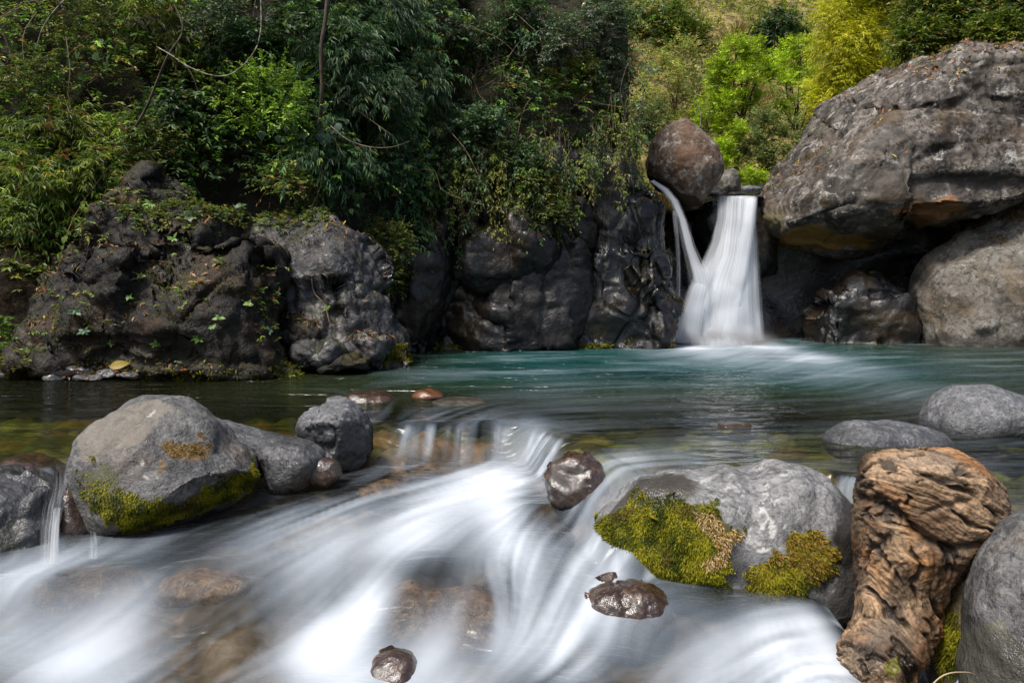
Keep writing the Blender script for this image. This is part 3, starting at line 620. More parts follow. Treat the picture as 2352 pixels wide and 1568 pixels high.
# ------------------------------------------------------------------ rocks round the falls
rock("perched_boulder", "rounded brown lichen-spotted boulder perched above the waterfall",
     [(1478, 375), (1490, 338), (1512, 302), (1542, 279), (1572, 273), (1602, 290), (1632, 330), (1650, 368), (1656, 395), (1638, 428), (1612, 466), (1600, 482), (1570, 485), (1530, 452), (1495, 420)],
     18.4, 0.85, M_PERCH, 6, [('lump', 0.8, 0.10, 121), ('fbm', 2.0, 0.06, 122), ('ridge', 5.0, 0.02, 123)], 2.2, seed=11, key="R5",
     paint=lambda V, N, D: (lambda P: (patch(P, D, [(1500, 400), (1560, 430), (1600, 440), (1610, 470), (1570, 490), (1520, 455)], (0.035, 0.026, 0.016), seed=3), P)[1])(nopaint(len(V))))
rock("stream_boulder", "small cream and brown boulder behind the perched boulder",
     [(1640, 420), (1655, 392), (1680, 388), (1700, 410), (1702, 440), (1670, 452), (1640, 448)], 20.2, 0.35, M_PALE, 5, [('cell', 1.6, 0.10, 131), ('fbm', 3.0, 0.05, 132)], 2.3, seed=12, key="R6")
for i, (x, y, rx, ry, Y, lab) in enumerate([(1722, 437, 26, 10, 21.0, "grey stone in the stream above the waterfall's lip"), (1752, 436, 18, 11, 21.5, "mossy dark stone by the giant boulder above the lip"), (1690, 449, 22, 7, 19.8, "wet dark stone left of the waterfall's lip"), (1640, 446, 26, 14, 19.6, "dark wet wedge stone under the perched boulder")]):
    rock("stream_stone", lab, ell(x, y, rx, ry, 10, 0.15, i + 3), Y, 0.3, M_COBB if i == 0 else M_CLIFF, 4, [('fbm', 3.0, 0.06, 135 + i)], 2.4, seed=i, cat="stone")
def giant_paint(V, N, D):
    P = nopaint(len(V))
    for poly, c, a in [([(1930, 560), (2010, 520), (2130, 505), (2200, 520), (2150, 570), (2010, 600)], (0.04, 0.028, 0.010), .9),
                    ([(1770, 545), (1830, 520), (1960, 530), (2000, 560), (1900, 575), (1800, 580)], (0.20, 0.11, 0.018), .9),
                    ([(2050, 470), (2200, 455), (2230, 490), (2110, 510)], (0.24, 0.10, 0.03), .85),
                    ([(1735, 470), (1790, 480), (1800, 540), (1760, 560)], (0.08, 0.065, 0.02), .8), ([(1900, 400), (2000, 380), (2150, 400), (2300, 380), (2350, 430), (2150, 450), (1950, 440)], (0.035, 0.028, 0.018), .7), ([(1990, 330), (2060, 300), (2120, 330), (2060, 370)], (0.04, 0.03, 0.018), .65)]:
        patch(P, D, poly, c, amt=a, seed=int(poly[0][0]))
    return P
rock("giant_boulder", "giant overhanging grey boulder to the right of the waterfall",
     [(1730, 490), (1755, 452), (1800, 392), (1842, 338), (1880, 280), (1935, 218), (1990, 165), (2060, 122), (2140, 96), (2260, 90), (2400, 98), (2560, 170), (2680, 300), (2640, 400), (2480, 420), (2352, 440), (2230, 512), (2150, 545), (2090, 578), (2000, 608), (1870, 612), (1800, 590), (1765, 555)],
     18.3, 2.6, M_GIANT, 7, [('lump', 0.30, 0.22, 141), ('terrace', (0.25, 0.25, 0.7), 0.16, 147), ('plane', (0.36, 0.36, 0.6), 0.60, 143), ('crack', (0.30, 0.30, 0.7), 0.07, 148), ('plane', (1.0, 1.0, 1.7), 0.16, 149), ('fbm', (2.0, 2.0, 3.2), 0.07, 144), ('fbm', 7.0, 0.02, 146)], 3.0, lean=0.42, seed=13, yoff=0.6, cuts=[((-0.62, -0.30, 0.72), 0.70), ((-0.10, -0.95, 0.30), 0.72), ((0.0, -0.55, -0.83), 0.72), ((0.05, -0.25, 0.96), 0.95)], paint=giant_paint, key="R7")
rock("ledge_boulder", "pale grey-brown boulder under the giant boulder's right end",
     [(2066, 670), (2085, 636), (2130, 604), (2200, 566), (2280, 522), (2352, 478), (2480, 440), (2640, 480), (2660, 700), (2640, 860), (2352, 870), (2150, 860), (2085, 800), (2072, 720)],
     17.3, 1.5, M_PALE, 7, [('lump', 0.45, 0.35, 151), ('billow', 0.5, 0.22, 152), ('tilt', 0.8, 0.28, 153), ('fbm', 2.2, 0.08, 154), ('ridge', 6.0, 0.015, 155)], 2.6, lean=0.22, seed=14, key="R8")
rock("ledge_boulder", "wet shiny swirled rock in the dark hollow beneath the giant boulder",
     [(1855, 720), (1900, 668), (1960, 640), (2020, 640), (2075, 668), (2090, 740), (2085, 860), (1860, 860)], 17.7, 0.7, M_WETCLIFF, 6, [('lump', 0.8, 0.18, 161), ('plane', 1.0, 0.35, 162), ('plane', 2.6, 0.08, 165), ('fbm', 4.0, 0.04, 163)], 2.5, seed=15, key="R9")
rock("cave_wall", "black shaded rock wall at the back of the hollow behind the falls",
     [(1500, 470), (1600, 462), (1760, 470), (1900, 520), (2300, 400), (2800, 300), (2850, 860), (1500, 880)], 20.2, 0.9, M_WETCLIFF, 6, [('lump', 0.6, 0.3, 171), ('tilt', 0.7, 0.5, 172), ('fbm', 2.5, 0.12, 173)], 4.0, seed=16, cat="rock wall", key="R10")
rock("fall_ledge", "dark wet ledge the waterfall pours over",
     [(1585, 500), (1620, 460), (1680, 455), (1760, 456), (1790, 520), (1780, 640), (1600, 640)], 19.1, 0.75, M_WETCLIFF, 5, [('lump', 0.8, 0.12, 181), ('tilt', 1.2, 0.2, 182), ('fbm', 3.0, 0.06, 183)], 3.2, seed=17, cat="rock ledge", key="R11")

# ------------------------------------------------------------------ boulders in the foreground stream
Z1 = lambda x, y: ((0 + x / 2.071) / 1.0884, (950 + y / 2.071) / 1.0884)
Z3 = lambda x, y: ((1400 + x / 2.583) / 1.0884, (1100 + y / 2.583) / 1.0884)
F1_MOSS = [Z1(*p) for p in [(395, 470), (560, 425), (650, 560), (740, 600), (830, 650), (930, 640), (1060, 580), (1150, 505), (1270, 480), (1300, 410), (1330, 500), (1290, 575), (1150, 625), (950, 700), (800, 765), (660, 790), (550, 720), (440, 610)]]
F1_RUST = [Z1(*p) for p in [(830, 345), (880, 310), (960, 330), (1040, 310), (1100, 340), (1050, 400), (930, 410), (850, 390)]]
F1_SPOT = [Z1(*p) for p in [(1010, 270), (1050, 262), (1062, 300), (1030, 305)]]
F1_SPT2 = [Z1(*p) for p in [(820, 420), (860, 410), (850, 480), (820, 490)]]
F1_SUNLIT = [Z1(*p) for p in [(390, 330), (520, 190), (720, 95), (840, 100), (980, 180), (830, 210), (790, 260), (640, 330), (480, 420), (390, 420)]]
F1_WHT = [[Z1(*p) for p in q] for q in ([(725, 430), (745, 410), (752, 440), (735, 450)], [(760, 190), (800, 155), (808, 165), (770, 192)], [(735, 490), (770, 500), (760, 512)])]
def f1_paint(V, N, D):
    P = nopaint(len(V)); n = fbm(V * 7, 4, 5)
    patch(P, D, F1_SUNLIT, (0.23, 0.195, 0.14), amt=0.62, seed=1)  # warm sunlight on the top left, painted into the stone's colour
    m = patch(P, D, F1_MOSS, (0.05, 0.055, 0.012), amt=0.85, seed=2)
    P[:, 3] *= np.where(m > 0, 0.55 + 0.45 * (n > -0.05), 1)
    for q, s in ((F1_RUST, 3), (F1_SPOT, 4), (F1_SPT2, 5)):
        patch(P, D, q, (0.17, 0.095, 0.02), amt=0.8 * 1.0, seed=s)
    for q in F1_WHT: P[in_poly(D, q)] = (0.5, 0.5, 0.47, 0.6)
    return P
rock("mossy_boulder", "large egg-shaped grey boulder with moss on its lower edge beside the rapids",
     [(168, 1045), (180, 1005), (205, 975), (250, 942), (300, 919), (350, 913), (400, 928), (450, 958), (512, 1000), (560, 1048), (588, 1088), (578, 1130), (500, 1168), (420, 1195), (340, 1228), (290, 1238), (240, 1205), (200, 1150), (172, 1090)],
     5.45, 0.46, M_BOULD, 6, [('lump', 1.6, 0.05, 201), ('billow', 1.8, 0.06, 202), ('tilt', 2.0, 0.03, 206), ('fbm', 5.0, 0.025, 203), ('ridge', 14.0, 0.008, 204)], 2.3, lean=0.25, planes=2, seed=21, paint=f1_paint, key="F1")
rock("river_rock", "long flat grey rock touching the big mossy boulder's right side",
     [(485, 985), (500, 968), (540, 970), (590, 985), (640, 1000), (645, 1030), (600, 1060), (540, 1050)], 6.0, 0.22, M_COBB, 5, [('lump', 2.5, 0.03, 211), ('fbm', 6.0, 0.015, 212)], 2.4, seed=22, cat="river rock", key="F2", drop=40, wet=lambda V, N, D: sstep(0.8, 0.5, N[:, 2]) * 0.7)
rock("river_rock", "dark rounded rock above the small wet brown stone",
     [(583, 1030), (600, 1005), (650, 998), (710, 1012), (742, 1040), (740, 1068), (700, 1095), (640, 1105), (600, 1075)], 5.85, 0.24, M_DARKC, 5, [('lump', 2.5, 0.04, 213), ('tilt', 4, 0.04, 216), ('fbm', 6.0, 0.015, 214)], 2.3, seed=23, cat="river rock", key="F2b", drop=40)
rock("river_rock", "angular wet grey rock with peaked top at the pool's edge",
     [(660, 962), (690, 945), (740, 925), (772, 914), (800, 920), (830, 950), (856, 985), (855, 1010), (830, 1035), (740, 1035), (690, 1000)], 6.45, 0.3, M_COBB, 6, [('lump', 2.0, 0.04, 221), ('plane', 2.6, 0.06, 222), ('plane', 6, 0.03, 225), ('fbm', 7.0, 0.02, 223), ('ridge', 16, 0.008, 224)], 2.6, planes=3, seed=24, cat="river rock", key="F3", drop=40, wet=lambda V, N, D: sstep(0.75, 0.45, N[:, 2]) * 0.9)
rock("river_rock", "flat dark wet rock breaking the pool behind the peaked rock",
     [(788, 915), (810, 902), (850, 897), (890, 902), (916, 918), (905, 940), (800, 940)], 8.6, 0.35, M_WETBR, 5, [('facet', 3.0, 0.05, 231), ('fbm', 6.0, 0.03, 232)], 2.4, seed=25, cat="river rock", key="F4")
rock("river_stone", "small rusty wet stone in the pool beyond the lip", [(945, 908), (960, 896), (985, 892), (1012, 898), (1024, 912), (1000, 922), (955, 920)], 8.7, 0.22, M_WETBR, 4, [('fbm', 5.0, 0.03, 241)], 2.3, seed=26, cat="stone",
     paint=lambda V, N, D: np.tile([0.16, 0.06, 0.02, 0.7], (len(V), 1)))
rock("river_stone", "pale flat stone just awash in the pool", ell(1055, 926, 75, 10, 12, 0.1, 5), 8.35, 0.3, M_PALE, 4, [('fbm', 4.0, 0.02, 242)], 2.3, seed=27, cat="stone")
rock("river_stone", "small glossy brown stone under the dark rounded rock", [(702, 1075), (715, 1055), (745, 1048), (775, 1058), (788, 1080), (760, 1095), (715, 1092)], 5.85, 0.13, M_WETBR, 5, [('lump', 4, 0.015, 243), ('fbm', 9.0, 0.008, 244)], 2.2, seed=28, cat="stone", drop=25)
rock("river_stone", "wet crinkled brown and white rock splitting the cascade", [(1238, 1095), (1262, 1060), (1300, 1042), (1345, 1050), (1380, 1075), (1395, 1110), (1350, 1145), (1320, 1150), (1275, 1130)], 5.35, 0.2, M_WETBR, 5, [('lump', 3, 0.05, 245), ('plane', 4, 0.05, 246), ('fbm', 12.0, 0.02, 247)], 2.5, seed=29, cat="river rock", drop=75,
     paint=lambda V, N, D: (lambda P: (patch(P, D, [(1250, 1100), (1270, 1065), (1300, 1050), (1335, 1070), (1340, 1120), (1300, 1135)], (0.26, 0.23, 0.20), amt=.45, seed=9), P)[1])(nopaint(len(V))))
rock("river_stone", "glossy wet brown stone rising from the rapids below the mossy rock", [(1318, 1395), (1345, 1348), (1400, 1326), (1460, 1336), (1520, 1366), (1548, 1415), (1460, 1470), (1345, 1470)], 4.28, 0.22, M_WETBR, 6, [('lump', 3, 0.03, 251), ('plane', 5.0, 0.04, 252), ('fbm', 14, 0.012, 253)], 2.3, seed=30, cat="stone", key="F16", drop=25)
rock("river_stone", "small glossy dark stone at the bottom edge of the rapids", [(836, 1540), (850, 1500), (900, 1482), (948, 1500), (974, 1550), (985, 1650), (842, 1660)], 3.66, 0.15, M_WETBR, 5, [('lump', 4, 0.02, 254), ('plane', 7.0, 0.015, 255), ('fbm', 18, 0.006, 256)], 2.3, seed=31, cat="stone", drop=30)
rock("river_rock", "dark wet rock with a thin cascade, cut by the left edge", [(-120, 1080), (0, 1062), (60, 1078), (120, 1120), (150, 1190), (140, 1290), (60, 1320), (-140, 1330)], 5.05, 0.4, M_DARKC, 6, [('lump', 1.6, 0.07, 261), ('plane', 2, 0.12, 262), ('fbm', 6.0, 0.03, 263)], 2.4, lean=0.25, seed=32, cat="river rock", key="F19", wet=lambda V, N, D: np.full(len(V), 0.8),
     paint=lambda V, N, D: (lambda P: (patch(P, D, [(-20, 1200), (40, 1180), (50, 1260), (-20, 1280)], (0.05, 0.05, 0.012), amt=.8, seed=9), P)[1])(nopaint(len(V))))
rock("river_rock", "low rusty rock awash at the pool's lip left of the mossy boulder", [(-20, 1070), (40, 1048), (100, 1055), (150, 1085), (140, 1120), (20, 1110)], 5.45, 0.25, M_WETBR, 5, [('lump', 2.5, 0.04, 264), ('fbm', 6.0, 0.02, 265)], 2.3, seed=33, cat="river rock")
rock("river_rock", "dark wet rock between the small cascade and the mossy boulder", [(165, 1090), (195, 1110), (240, 1200), (235, 1270), (180, 1280), (160, 1200)], 5.25, 0.22, M_WETBR, 5, [('lump', 2.5, 0.04, 266), ('fbm', 6.0, 0.02, 267)], 2.3, seed=34, cat="river rock")

F12_MOSS = [Z3(*p) for p in [(125, 625), (300, 490), (500, 385), (700, 365), (880, 385), (990, 395), (1045, 500), (1060, 575), (1180, 560), (1195, 600), (1095, 720), (1085, 850), (1095, 950), (1000, 1000), (800, 920), (600, 860), (400, 760), (265, 705)]]
F12_MOS2 = [Z3(*p) for p in [(1465, 625), (1600, 585), (1700, 615), (1775, 720), (1765, 820), (1700, 880), (1620, 940), (1500, 1010), (1380, 1010), (1230, 960), (1195, 880), (1220, 845), (1330, 790), (1390, 755), (1500, 720)]]
F12_WHT = [[Z3(*p) for p in q] for q in ([(1300, 400), (1335, 400), (1345, 480), (1390, 520), (1400, 640), (1360, 640), (1330, 560), (1290, 600), (1280, 500)], [(1430, 560), (1460, 500), (1470, 560), (1440, 590)], [(1480, 600), (1510, 570), (1515, 600)], [(1225, 700), (1420, 690), (1420, 705), (1300, 716)], [(1310, 330), (1340, 260), (1350, 280), (1330, 400)], [(1200, 590), (1240, 560), (1250, 590), (1210, 620)])]
def f12_paint(V, N, D):
    P = nopaint(len(V))
    patch(P, D, [(1390, 1180), (1470, 1098), (1530, 1085), (1600, 1100), (1580, 1150), (1480, 1160)], (0.05, 0.036, 0.020), amt=.85, seed=4)
    patch(P, D, [(1920, 1120), (1975, 1150), (1985, 1400), (1900, 1400), (1925, 1250)], (0.035, 0.024, 0.016), amt=.9, seed=5)
    patch(P, D, F12_MOSS, (0.055, 0.058, 0.012), amt=1, seed=6); patch(P, D, F12_MOS2, (0.07, 0.06, 0.012), amt=1, seed=7)
    patch(P, D, [Z3(*p) for p in [(1090, 700), (1400, 690), (1440, 720), (1230, 830), (1180, 920), (1090, 940)]], (0.075, 0.075, 0.08), amt=.75, seed=8)
    j = 5 * np.stack([pn(np.c_[D / 12.0, D[:, :1] * 0], 1), pn(np.c_[D / 12.0, D[:, :1] * 0], 2)], 1)
    for q in F12_WHT: P[in_poly(D + 2.2 * j, q) & (pn(V * 60, 3) > -.12)] = (0.50, 0.49, 0.47, 0.7)
    return P
rock("mossy_boulder", "light grey boulder with thick yellow-green moss beside the driftwood",
     [(1338, 1225), (1395, 1175), (1465, 1102), (1530, 1092), (1600, 1106), (1680, 1092), (1750, 1084), (1790, 1064), (1822, 1058), (1862, 1073), (1912, 1110), (1948, 1152), (1962, 1215), (1968, 1390), (1860, 1420), (1700, 1410), (1560, 1340), (1450, 1300), (1385, 1275)],
     4.85, 0.44, M_LIGHT, 6, [('lump', 1.6, 0.05, 271), ('billow', 2.0, 0.05, 272), ('fbm', 5.0, 0.02, 273), ('ridge', 14.0, 0.006, 274)], 2.5, lean=0.28, planes=1, seed=35, paint=f12_paint, key="F12",
     wet=lambda V, N, D: np.maximum(sstep(1905, 1935, D[:, 0] - 0.1 * (D[:, 1] - 1150)), in_poly(D, [(1390, 1190), (1465, 1095), (1530, 1085), (1590, 1100), (1570, 1150)]) * 1.0))
rock("pool_boulder", "smooth domed grey boulder in the pool, cut by the right edge",
     [(2118, 975), (2150, 916), (2205, 889), (2270, 886), (2330, 905), (2400, 930), (2440, 980), (2430, 1020), (2130, 1015)], 6.75, 0.42, M_COBB, 6, [('lump', 1.5, 0.04, 281), ('fbm', 4.0, 0.02, 282), ('ridge', 12, 0.008, 283)], 2.3, seed=36, key="F15")
rock("pool_boulder", "long low grey boulder lying in the pool behind the driftwood",
     [(1885, 1012), (1925, 978), (1968, 966), (2040, 968), (2105, 975), (2165, 996), (2190, 1022), (2180, 1050), (1900, 1048)], 6.25, 0.3, M_COBB, 6, [('lump', 1.7, 0.03, 284), ('fbm', 4.0, 0.02, 285), ('ridge', 12, 0.007, 286)], 2.3, seed=37, key="F15b")
rock("pool_stone", "small dark stone just breaking the surface in mid pool", [(1632, 985), (1655, 972), (1690, 968), (1725, 975), (1745, 992), (1720, 1010), (1645, 1010)], 6.9, 0.2, M_WETBR, 5, [('fbm', 4.0, 0.02, 287)], 2.3, seed=38, cat="stone")
def f14_paint(V, N, D):
    P = nopaint(len(V)); patch(P, D, [(2200, 1440), (2300, 1420), (2360, 1500), (2360, 1600), (2200, 1600)], (0.17, 0.155, 0.075), amt=.6, seed=3); return P
rock("corner_boulder", "speckled grey boulder with lichen filling the bottom right corner",
     [(2215, 1640), (2235, 1480), (2262, 1390), (2300, 1290), (2360, 1215), (2460, 1190), (2600, 1300), (2620, 1640)], 3.55, 0.35, M_BOULD, 6, [('lump', 2, 0.03, 291), ('fbm', 6.0, 0.015, 292), ('ridge', 18, 0.005, 293)], 2.4, lean=0.2, seed=39, paint=f14_paint, key="F14")
def slab_paint(V, N, D):
    P = nopaint(len(V)); patch(P, D, [(2150, 1380), (2240, 1250), (2280, 1260), (2230, 1600), (2130, 1600)], (0.085, 0.060, 0.012), amt=.85, seed=3); return P
rock("leaning_slab", "dark mossy slab leaning between driftwood and the corner boulder",
     [(2120, 1640), (2150, 1440), (2200, 1310), (2270, 1240), (2310, 1230), (2330, 1300), (2290, 1450), (2260, 1640)], 3.95, 0.16, M_WETBR, 5, [('lump', 2.5, 0.03, 294), ('fbm', 7.0, 0.012, 295)], 2.4, seed=40, cat="rock slab", paint=slab_paint, key="F14b")
# stones under thin running water
for x, y, rx, ry, Y, ty, lab in [
    (960, 1010, 100, 38, 6.72, .22, "brown stone under the left curtain of the lip"), (1145, 1010, 95, 44, 6.72, .24, "grey stone under the middle curtain of the lip"),
    (1300, 1035, 115, 48, 6.25, .28, "rust-brown stone under the smooth chute at the lip"), (1000, 1400, 210, 105, 4.28, .3, "big brown stone glimpsed under the lower rapids"),
    (1245, 1185, 78, 44, 5.12, .16, "smooth grey stone under the foam beside the chute"), (195, 1380, 150, 72, 4.78, .26, "dark stone under the water at the rapids' left"),
    (870, 1090, 60, 26, 6.05, .16, "dim stone veiled by foam above the rapids"), (1420, 1150, 70, 60, 5.05, .14, "dark stone under the chute left of the mossy rock"),
    (1110, 1440, 90, 55, 4.15, .16, "rounded stone under water right of the big brown one"), (470, 1360, 120, 60, 4.75, .2, "grey-brown stone under the streaming water in mid rapids")]:
    V, F = blob(ell(x, y, rx, ry, 14, 0.06, int(x)), Y, ty, 5, [('lump', 2.5, 0.07, int(x)), ('tilt', 3.0, 0.07, int(x) + 3), ('fbm', 6.0, 0.02, int(x) + 1)], 2.3, seed=int(x))
    V[:, 2] += min(0.0, float((water_z(V[:, 0], V[:, 1]) + (-0.012) - V[:, 2]).min())); base = np.array([V[:, 0].mean(), V[:, 1].mean(), V[:, 2].min()])
    tag(link("submerged_stone", new_mesh("submerged_stone", V - base, F, M_COBB if x == 1245 else M_SUB, True, {"paint": nopaint(len(V)), "wet": np.zeros(len(V))}), None, base), lab, "stone")
# ------------------------------------------------------------------ driftwood stump
def build_log():
    rows = np.array([(1031, 2110, 2130), (1033, 2085, 2160), (1038, 2040, 2195), (1048, 2005, 2220), (1062, 1986, 2243), (1085, 1976, 2268), (1110, 1969, 2290), (1140, 1966, 2307), (1180, 1963, 2314), (1215, 1962, 2302), (1240, 1962, 2275), (1265, 1963, 2240),
        (1300, 1964, 2205), (1340, 1966, 2176), (1380, 1968, 2161), (1420, 1968, 2157), (1440, 1962, 2152), (1465, 1940, 2141), (1490, 1926, 2130), (1520, 1920, 2108), (1568, 1930, 2095), (1640, 1942, 2085), (1720, 1947, 2080), (1800, 1960, 2070)], float)
    NV, NU = 420, 420
    yy = np.concatenate([np.linspace(1031, 1060, 50), np.linspace(1060.5, 1800, NV - 50)])
    k = np.ones(3) / 3
    l = np.interp(yy, rows[:, 0], rows[:, 1]); r = np.interp(yy, rows[:, 0], rows[:, 2])
    cx, hx = (l + r) / 2, (r - l) / 2
    YC = 4.02 - 0.20 * sstep(1300, 1600, yy)
    ctr = np.array([at(a, b, c)[:] for a, b, c in zip(cx, yy, YC)]); h = hx / 1829.0 * YC
    hy = np.minimum(h * 0.85, 0.27); hy[:50] = hy[:50] * np.sqrt(np.linspace(0.05, 1, 50))
    th = np.linspace(0, 2 * math.pi, NU, endpoint=False)
    V = ctr[:, None] + np.stack([h[:, None] * np.cos(th)[None], hy[:, None] * np.sin(th)[None], 0 * h[:, None] + 0 * th[None]], -1)
    V = V.reshape(-1, 3)
    j = np.arange(NV - 1)[:, None] * NU; i = np.arange(NU)[None]; i2 = (i + 1) % NU
    F = np.stack([j + i, j + i2, j + i2 + NU, j + i + NU], -1).reshape(-1, 4)[:, ::-1]
    cap = len(V); V = np.concatenate([V, ctr[:1] + [[0, 0, 0.002]]])
    N = vnormals(V, F); D = to_d(V)
    # grain: coordinates along / across a direction that turns from the knotted head to the stem
    zz = V[:, 2]; head = sstep(1290, 1190, D[:, 1] - 0.25 * (D[:, 0] - 2100))
    W = 0.05 * np.stack([fbm(V * 4, 3, 5), fbm(V * 4 + 9, 3, 6), fbm(V * 4 + 17, 3, 7)], 1); Q = V + W
    zc = Q[:, 2] - np.interp(1180, [1031, 1800], [0.35, -0.9]); sx = Q[:, 0] + 0.55 * Q[:, 1]
    def grain(deg, fa, fl, seed):
        an = math.radians(deg); al = -zc * math.cos(an) + sx * math.sin(an); ac = zc * math.sin(an) + sx * math.cos(an)
        return fbm(np.stack([ac * fa, al * fl, Q[:, 1] * 7], 1), 3, seed, 0.55, True)
    def both(fa, fl, seed): return grain(18, fa, fl, seed) * (1 - head) + grain(66, fa, fl, seed + 40) * head
    g1 = both(26, 3.2, 11); g2 = both(62, 7.0, 12); sp = both(9, 1.5, 17)
    g3 = both(115, 11, 51)
    crumb = fbm(V * 15, 4, 23, 0.6, True)
    lump = fbm(V * np.array([5, 5, 4.0]), 3, 13); rough = fbm(V * 26, 3, 14)
    knob = np.abs(pn(V * np.array([9, 9, 7.0]), 15))
    ew = sstep(-0.1, 0.3, fbm(V * 3.3 + 4, 3, 16))             # where bark and rot pit the stem
    split = sstep(0.27, 0.40, sp)
    def poly_d(P, pts):
        b = np.full(len(P), 1e9)
        for (x1, y1), (x2, y2) in zip(pts[:-1], pts[1:]):
            t = np.clip(((P[:, 0] - x1) * (x2 - x1) + (P[:, 1] - y1) * (y2 - y1)) / ((x2 - x1) ** 2 + (y2 - y1) ** 2), 0, 1)
            b = np.minimum(b, np.hypot(P[:, 0] - x1 - t * (x2 - x1), P[:, 1] - y1 - t * (y2 - y1)))
        return b
    front = (N[:, 1] < 0.2)
    cr1 = np.exp(-(poly_d(D, [(1970, 1140), (2030, 1165), (2080, 1195), (2130, 1240), (2190, 1262), (2260, 1250)]) / 11.0) ** 2) * front
    cr2 = np.exp(-(poly_d(D, [(2070, 1050), (2110, 1062), (2170, 1066), (2220, 1090)]) / 6.0) ** 2) * front
    cr3 = np.exp(-(poly_d(D, [(2120, 1180), (2170, 1160), (2230, 1150)]) / 7.0) ** 2) * front
    d = 0.014 * lump + 0.015 * g1 + 0.010 * g2 + 0.006 * rough - 0.022 * split - 0.012 * ew * sstep(0.0, 0.35, crumb) * (1 - 0.75 * head) + 0.030 * ew * (0.25 - knob) * (1 - 0.7 * head) - 0.035 * cr1 - 0.012 * cr2 - 0.012 * cr3
    d[cap] = 0.0
    V2 = V + N * d[:, None]
    top = np.arange(NU); F3 = np.stack([top, (top + 1) % NU, np.full(NU, cap), np.full(NU, cap)], 1)
    val = np.clip(0.5 + 0.8 * g1 + 0.35 * g2 + 0.2 * rough, 0, 1)[:, None]
    tone = sstep(-0.35, 0.35, fbm(V * np.array([5, 5, 3.0]) + 20, 3, 18))[:, None]; org = sstep(0.0, 0.4, fbm(V * 4 + 31, 3, 19))[:, None]
    dark = np.array([0.022, 0.013, 0.008]); mid = np.array([0.135, 0.076, 0.038]); tan = np.array([0.40, 0.265, 0.155]); orange = np.array([0.38, 0.165, 0.045])
    c = dark * (1 - val) + (mid * (1 - tone) + tan * tone) * val
    c = c * (1 - 0.65 * org * val) + orange * 0.65 * org * val
    burnt = (sstep(0.05, 0.3, fbm(V * np.array([3.5, 3.5, 2.2]) + 50, 3, 20)) * (1 - 0.6 * head))[:, None]
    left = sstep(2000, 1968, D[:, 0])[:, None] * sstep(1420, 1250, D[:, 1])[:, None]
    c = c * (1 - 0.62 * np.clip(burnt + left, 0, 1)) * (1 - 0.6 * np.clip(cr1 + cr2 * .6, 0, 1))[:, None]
    c = c * (0.62 + 0.95 * np.clip(g3 + 0.25, 0, 1))[:, None]
    bl = (sstep(0.0, 0.45, fbm(V * 4 + 60, 3, 24)) * sstep(0.0, 0.7, N[:, 2]) * 0.3)[:, None]; c = c * (1 - bl) + np.array([0.30, 0.25, 0.19]) * (0.4 + 0.8 * val) * bl
    c = c * (1 - 0.82 * split[:, None]) * (1 - 0.6 * (ew * sstep(0.05, 0.35, crumb) * (1 - 0.7 * head))[:, None])
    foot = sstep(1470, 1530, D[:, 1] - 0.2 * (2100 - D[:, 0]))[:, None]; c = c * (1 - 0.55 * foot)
    ms = in_poly(D + 12 * np.stack([rough, lump], 1), [(2030, 1520), (2060, 1505), (2070, 1540), (2040, 1560)]); c[ms] = (0.13, 0.12, 0.02)
    t = NT("driftwood"); col = t.attr("paint"); co = t.objc()
    n = t.noise(55, 4, 0.7, co); col = t.mix(t.math('MULTIPLY', t.ss(n, 0.52, 0.36), 0.6), col, (0.03, 0.018, 0.012))
    nb = t.n("Bump", {"Strength": 0.5, "Distance": 0.01, "Height": n})
    m = t.done(t.n("BsdfPrincipled", {"Base Color": col, "Roughness": t.ss(t.attr("wet", 2), 0, 1, 0.58, 0.2), "Specular IOR Level": 0.35, "Normal": nb}))
    base = np.array([V[:, 0].mean(), V[:, 1].mean(), V2[:, 2].min()])
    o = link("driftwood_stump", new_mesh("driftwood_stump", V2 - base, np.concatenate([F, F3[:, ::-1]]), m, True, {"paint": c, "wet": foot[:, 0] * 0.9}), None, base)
    tag(o, "upright weathered brown driftwood stump with knotted top beside the mossy boulder", "driftwood")
build_log()
V, F = tube(smooth_path([at(2120, 1600, 3.3), at(2150, 1562, 3.3), at(2180, 1545, 3.3), at(2222, 1543, 3.35), at(2240, 1548, 3.4)], 16), np.linspace(0.004, 0.002, 16), 6)
t = NT("pale_twig"); M_TWIG = t.done(t.n("BsdfPrincipled", {"Base Color": (0.40, 0.30, 0.19), "Roughness": 0.7}))
tag(link("twig", new_mesh("twig", V, F, M_TWIG)), "thin pale bent twig at the corner boulder's foot", "twig")

# ------------------------------------------------------------------ waterfall
t = NT("falling_water")
st = t.attr("st", 1); a = t.attr("a", 2)
n1 = t.noise(1.0, 4, 0.6, t.n("Mapping", {0: st, 3: (26, 0.9, 1)})); n2 = t.noise(1.0, 3, 0.55, t.n("Mapping", {0: st, 3: (7, 0.35, 1)}))
al = t.math('MULTIPLY', t.ss(t.math('ADD', t.math('ADD', t.math('MULTIPLY', n1, 0.5), t.math('MULTIPLY', n2, 0.5)), t.math('MULTIPLY', t.math('SUBTRACT', a, 0.5), 1.1)), 0.26, 0.92), t.ss(a, 0.0, 0.35))
dif = t.n("BsdfDiffuse", {"Color": t.mix(n1, (0.55, 0.60, 0.66), (0.86, 0.88, 0.90))}); trl = t.n("BsdfTranslucent", {"Color": (0.78, 0.82, 0.86)})
M_FALL = t.done(t.n("MixShader", {0: al, 1: t.n("BsdfTransparent", {}), 2: t.n("MixShader", {0: 0.45, 1: dif, 2: trl})}))
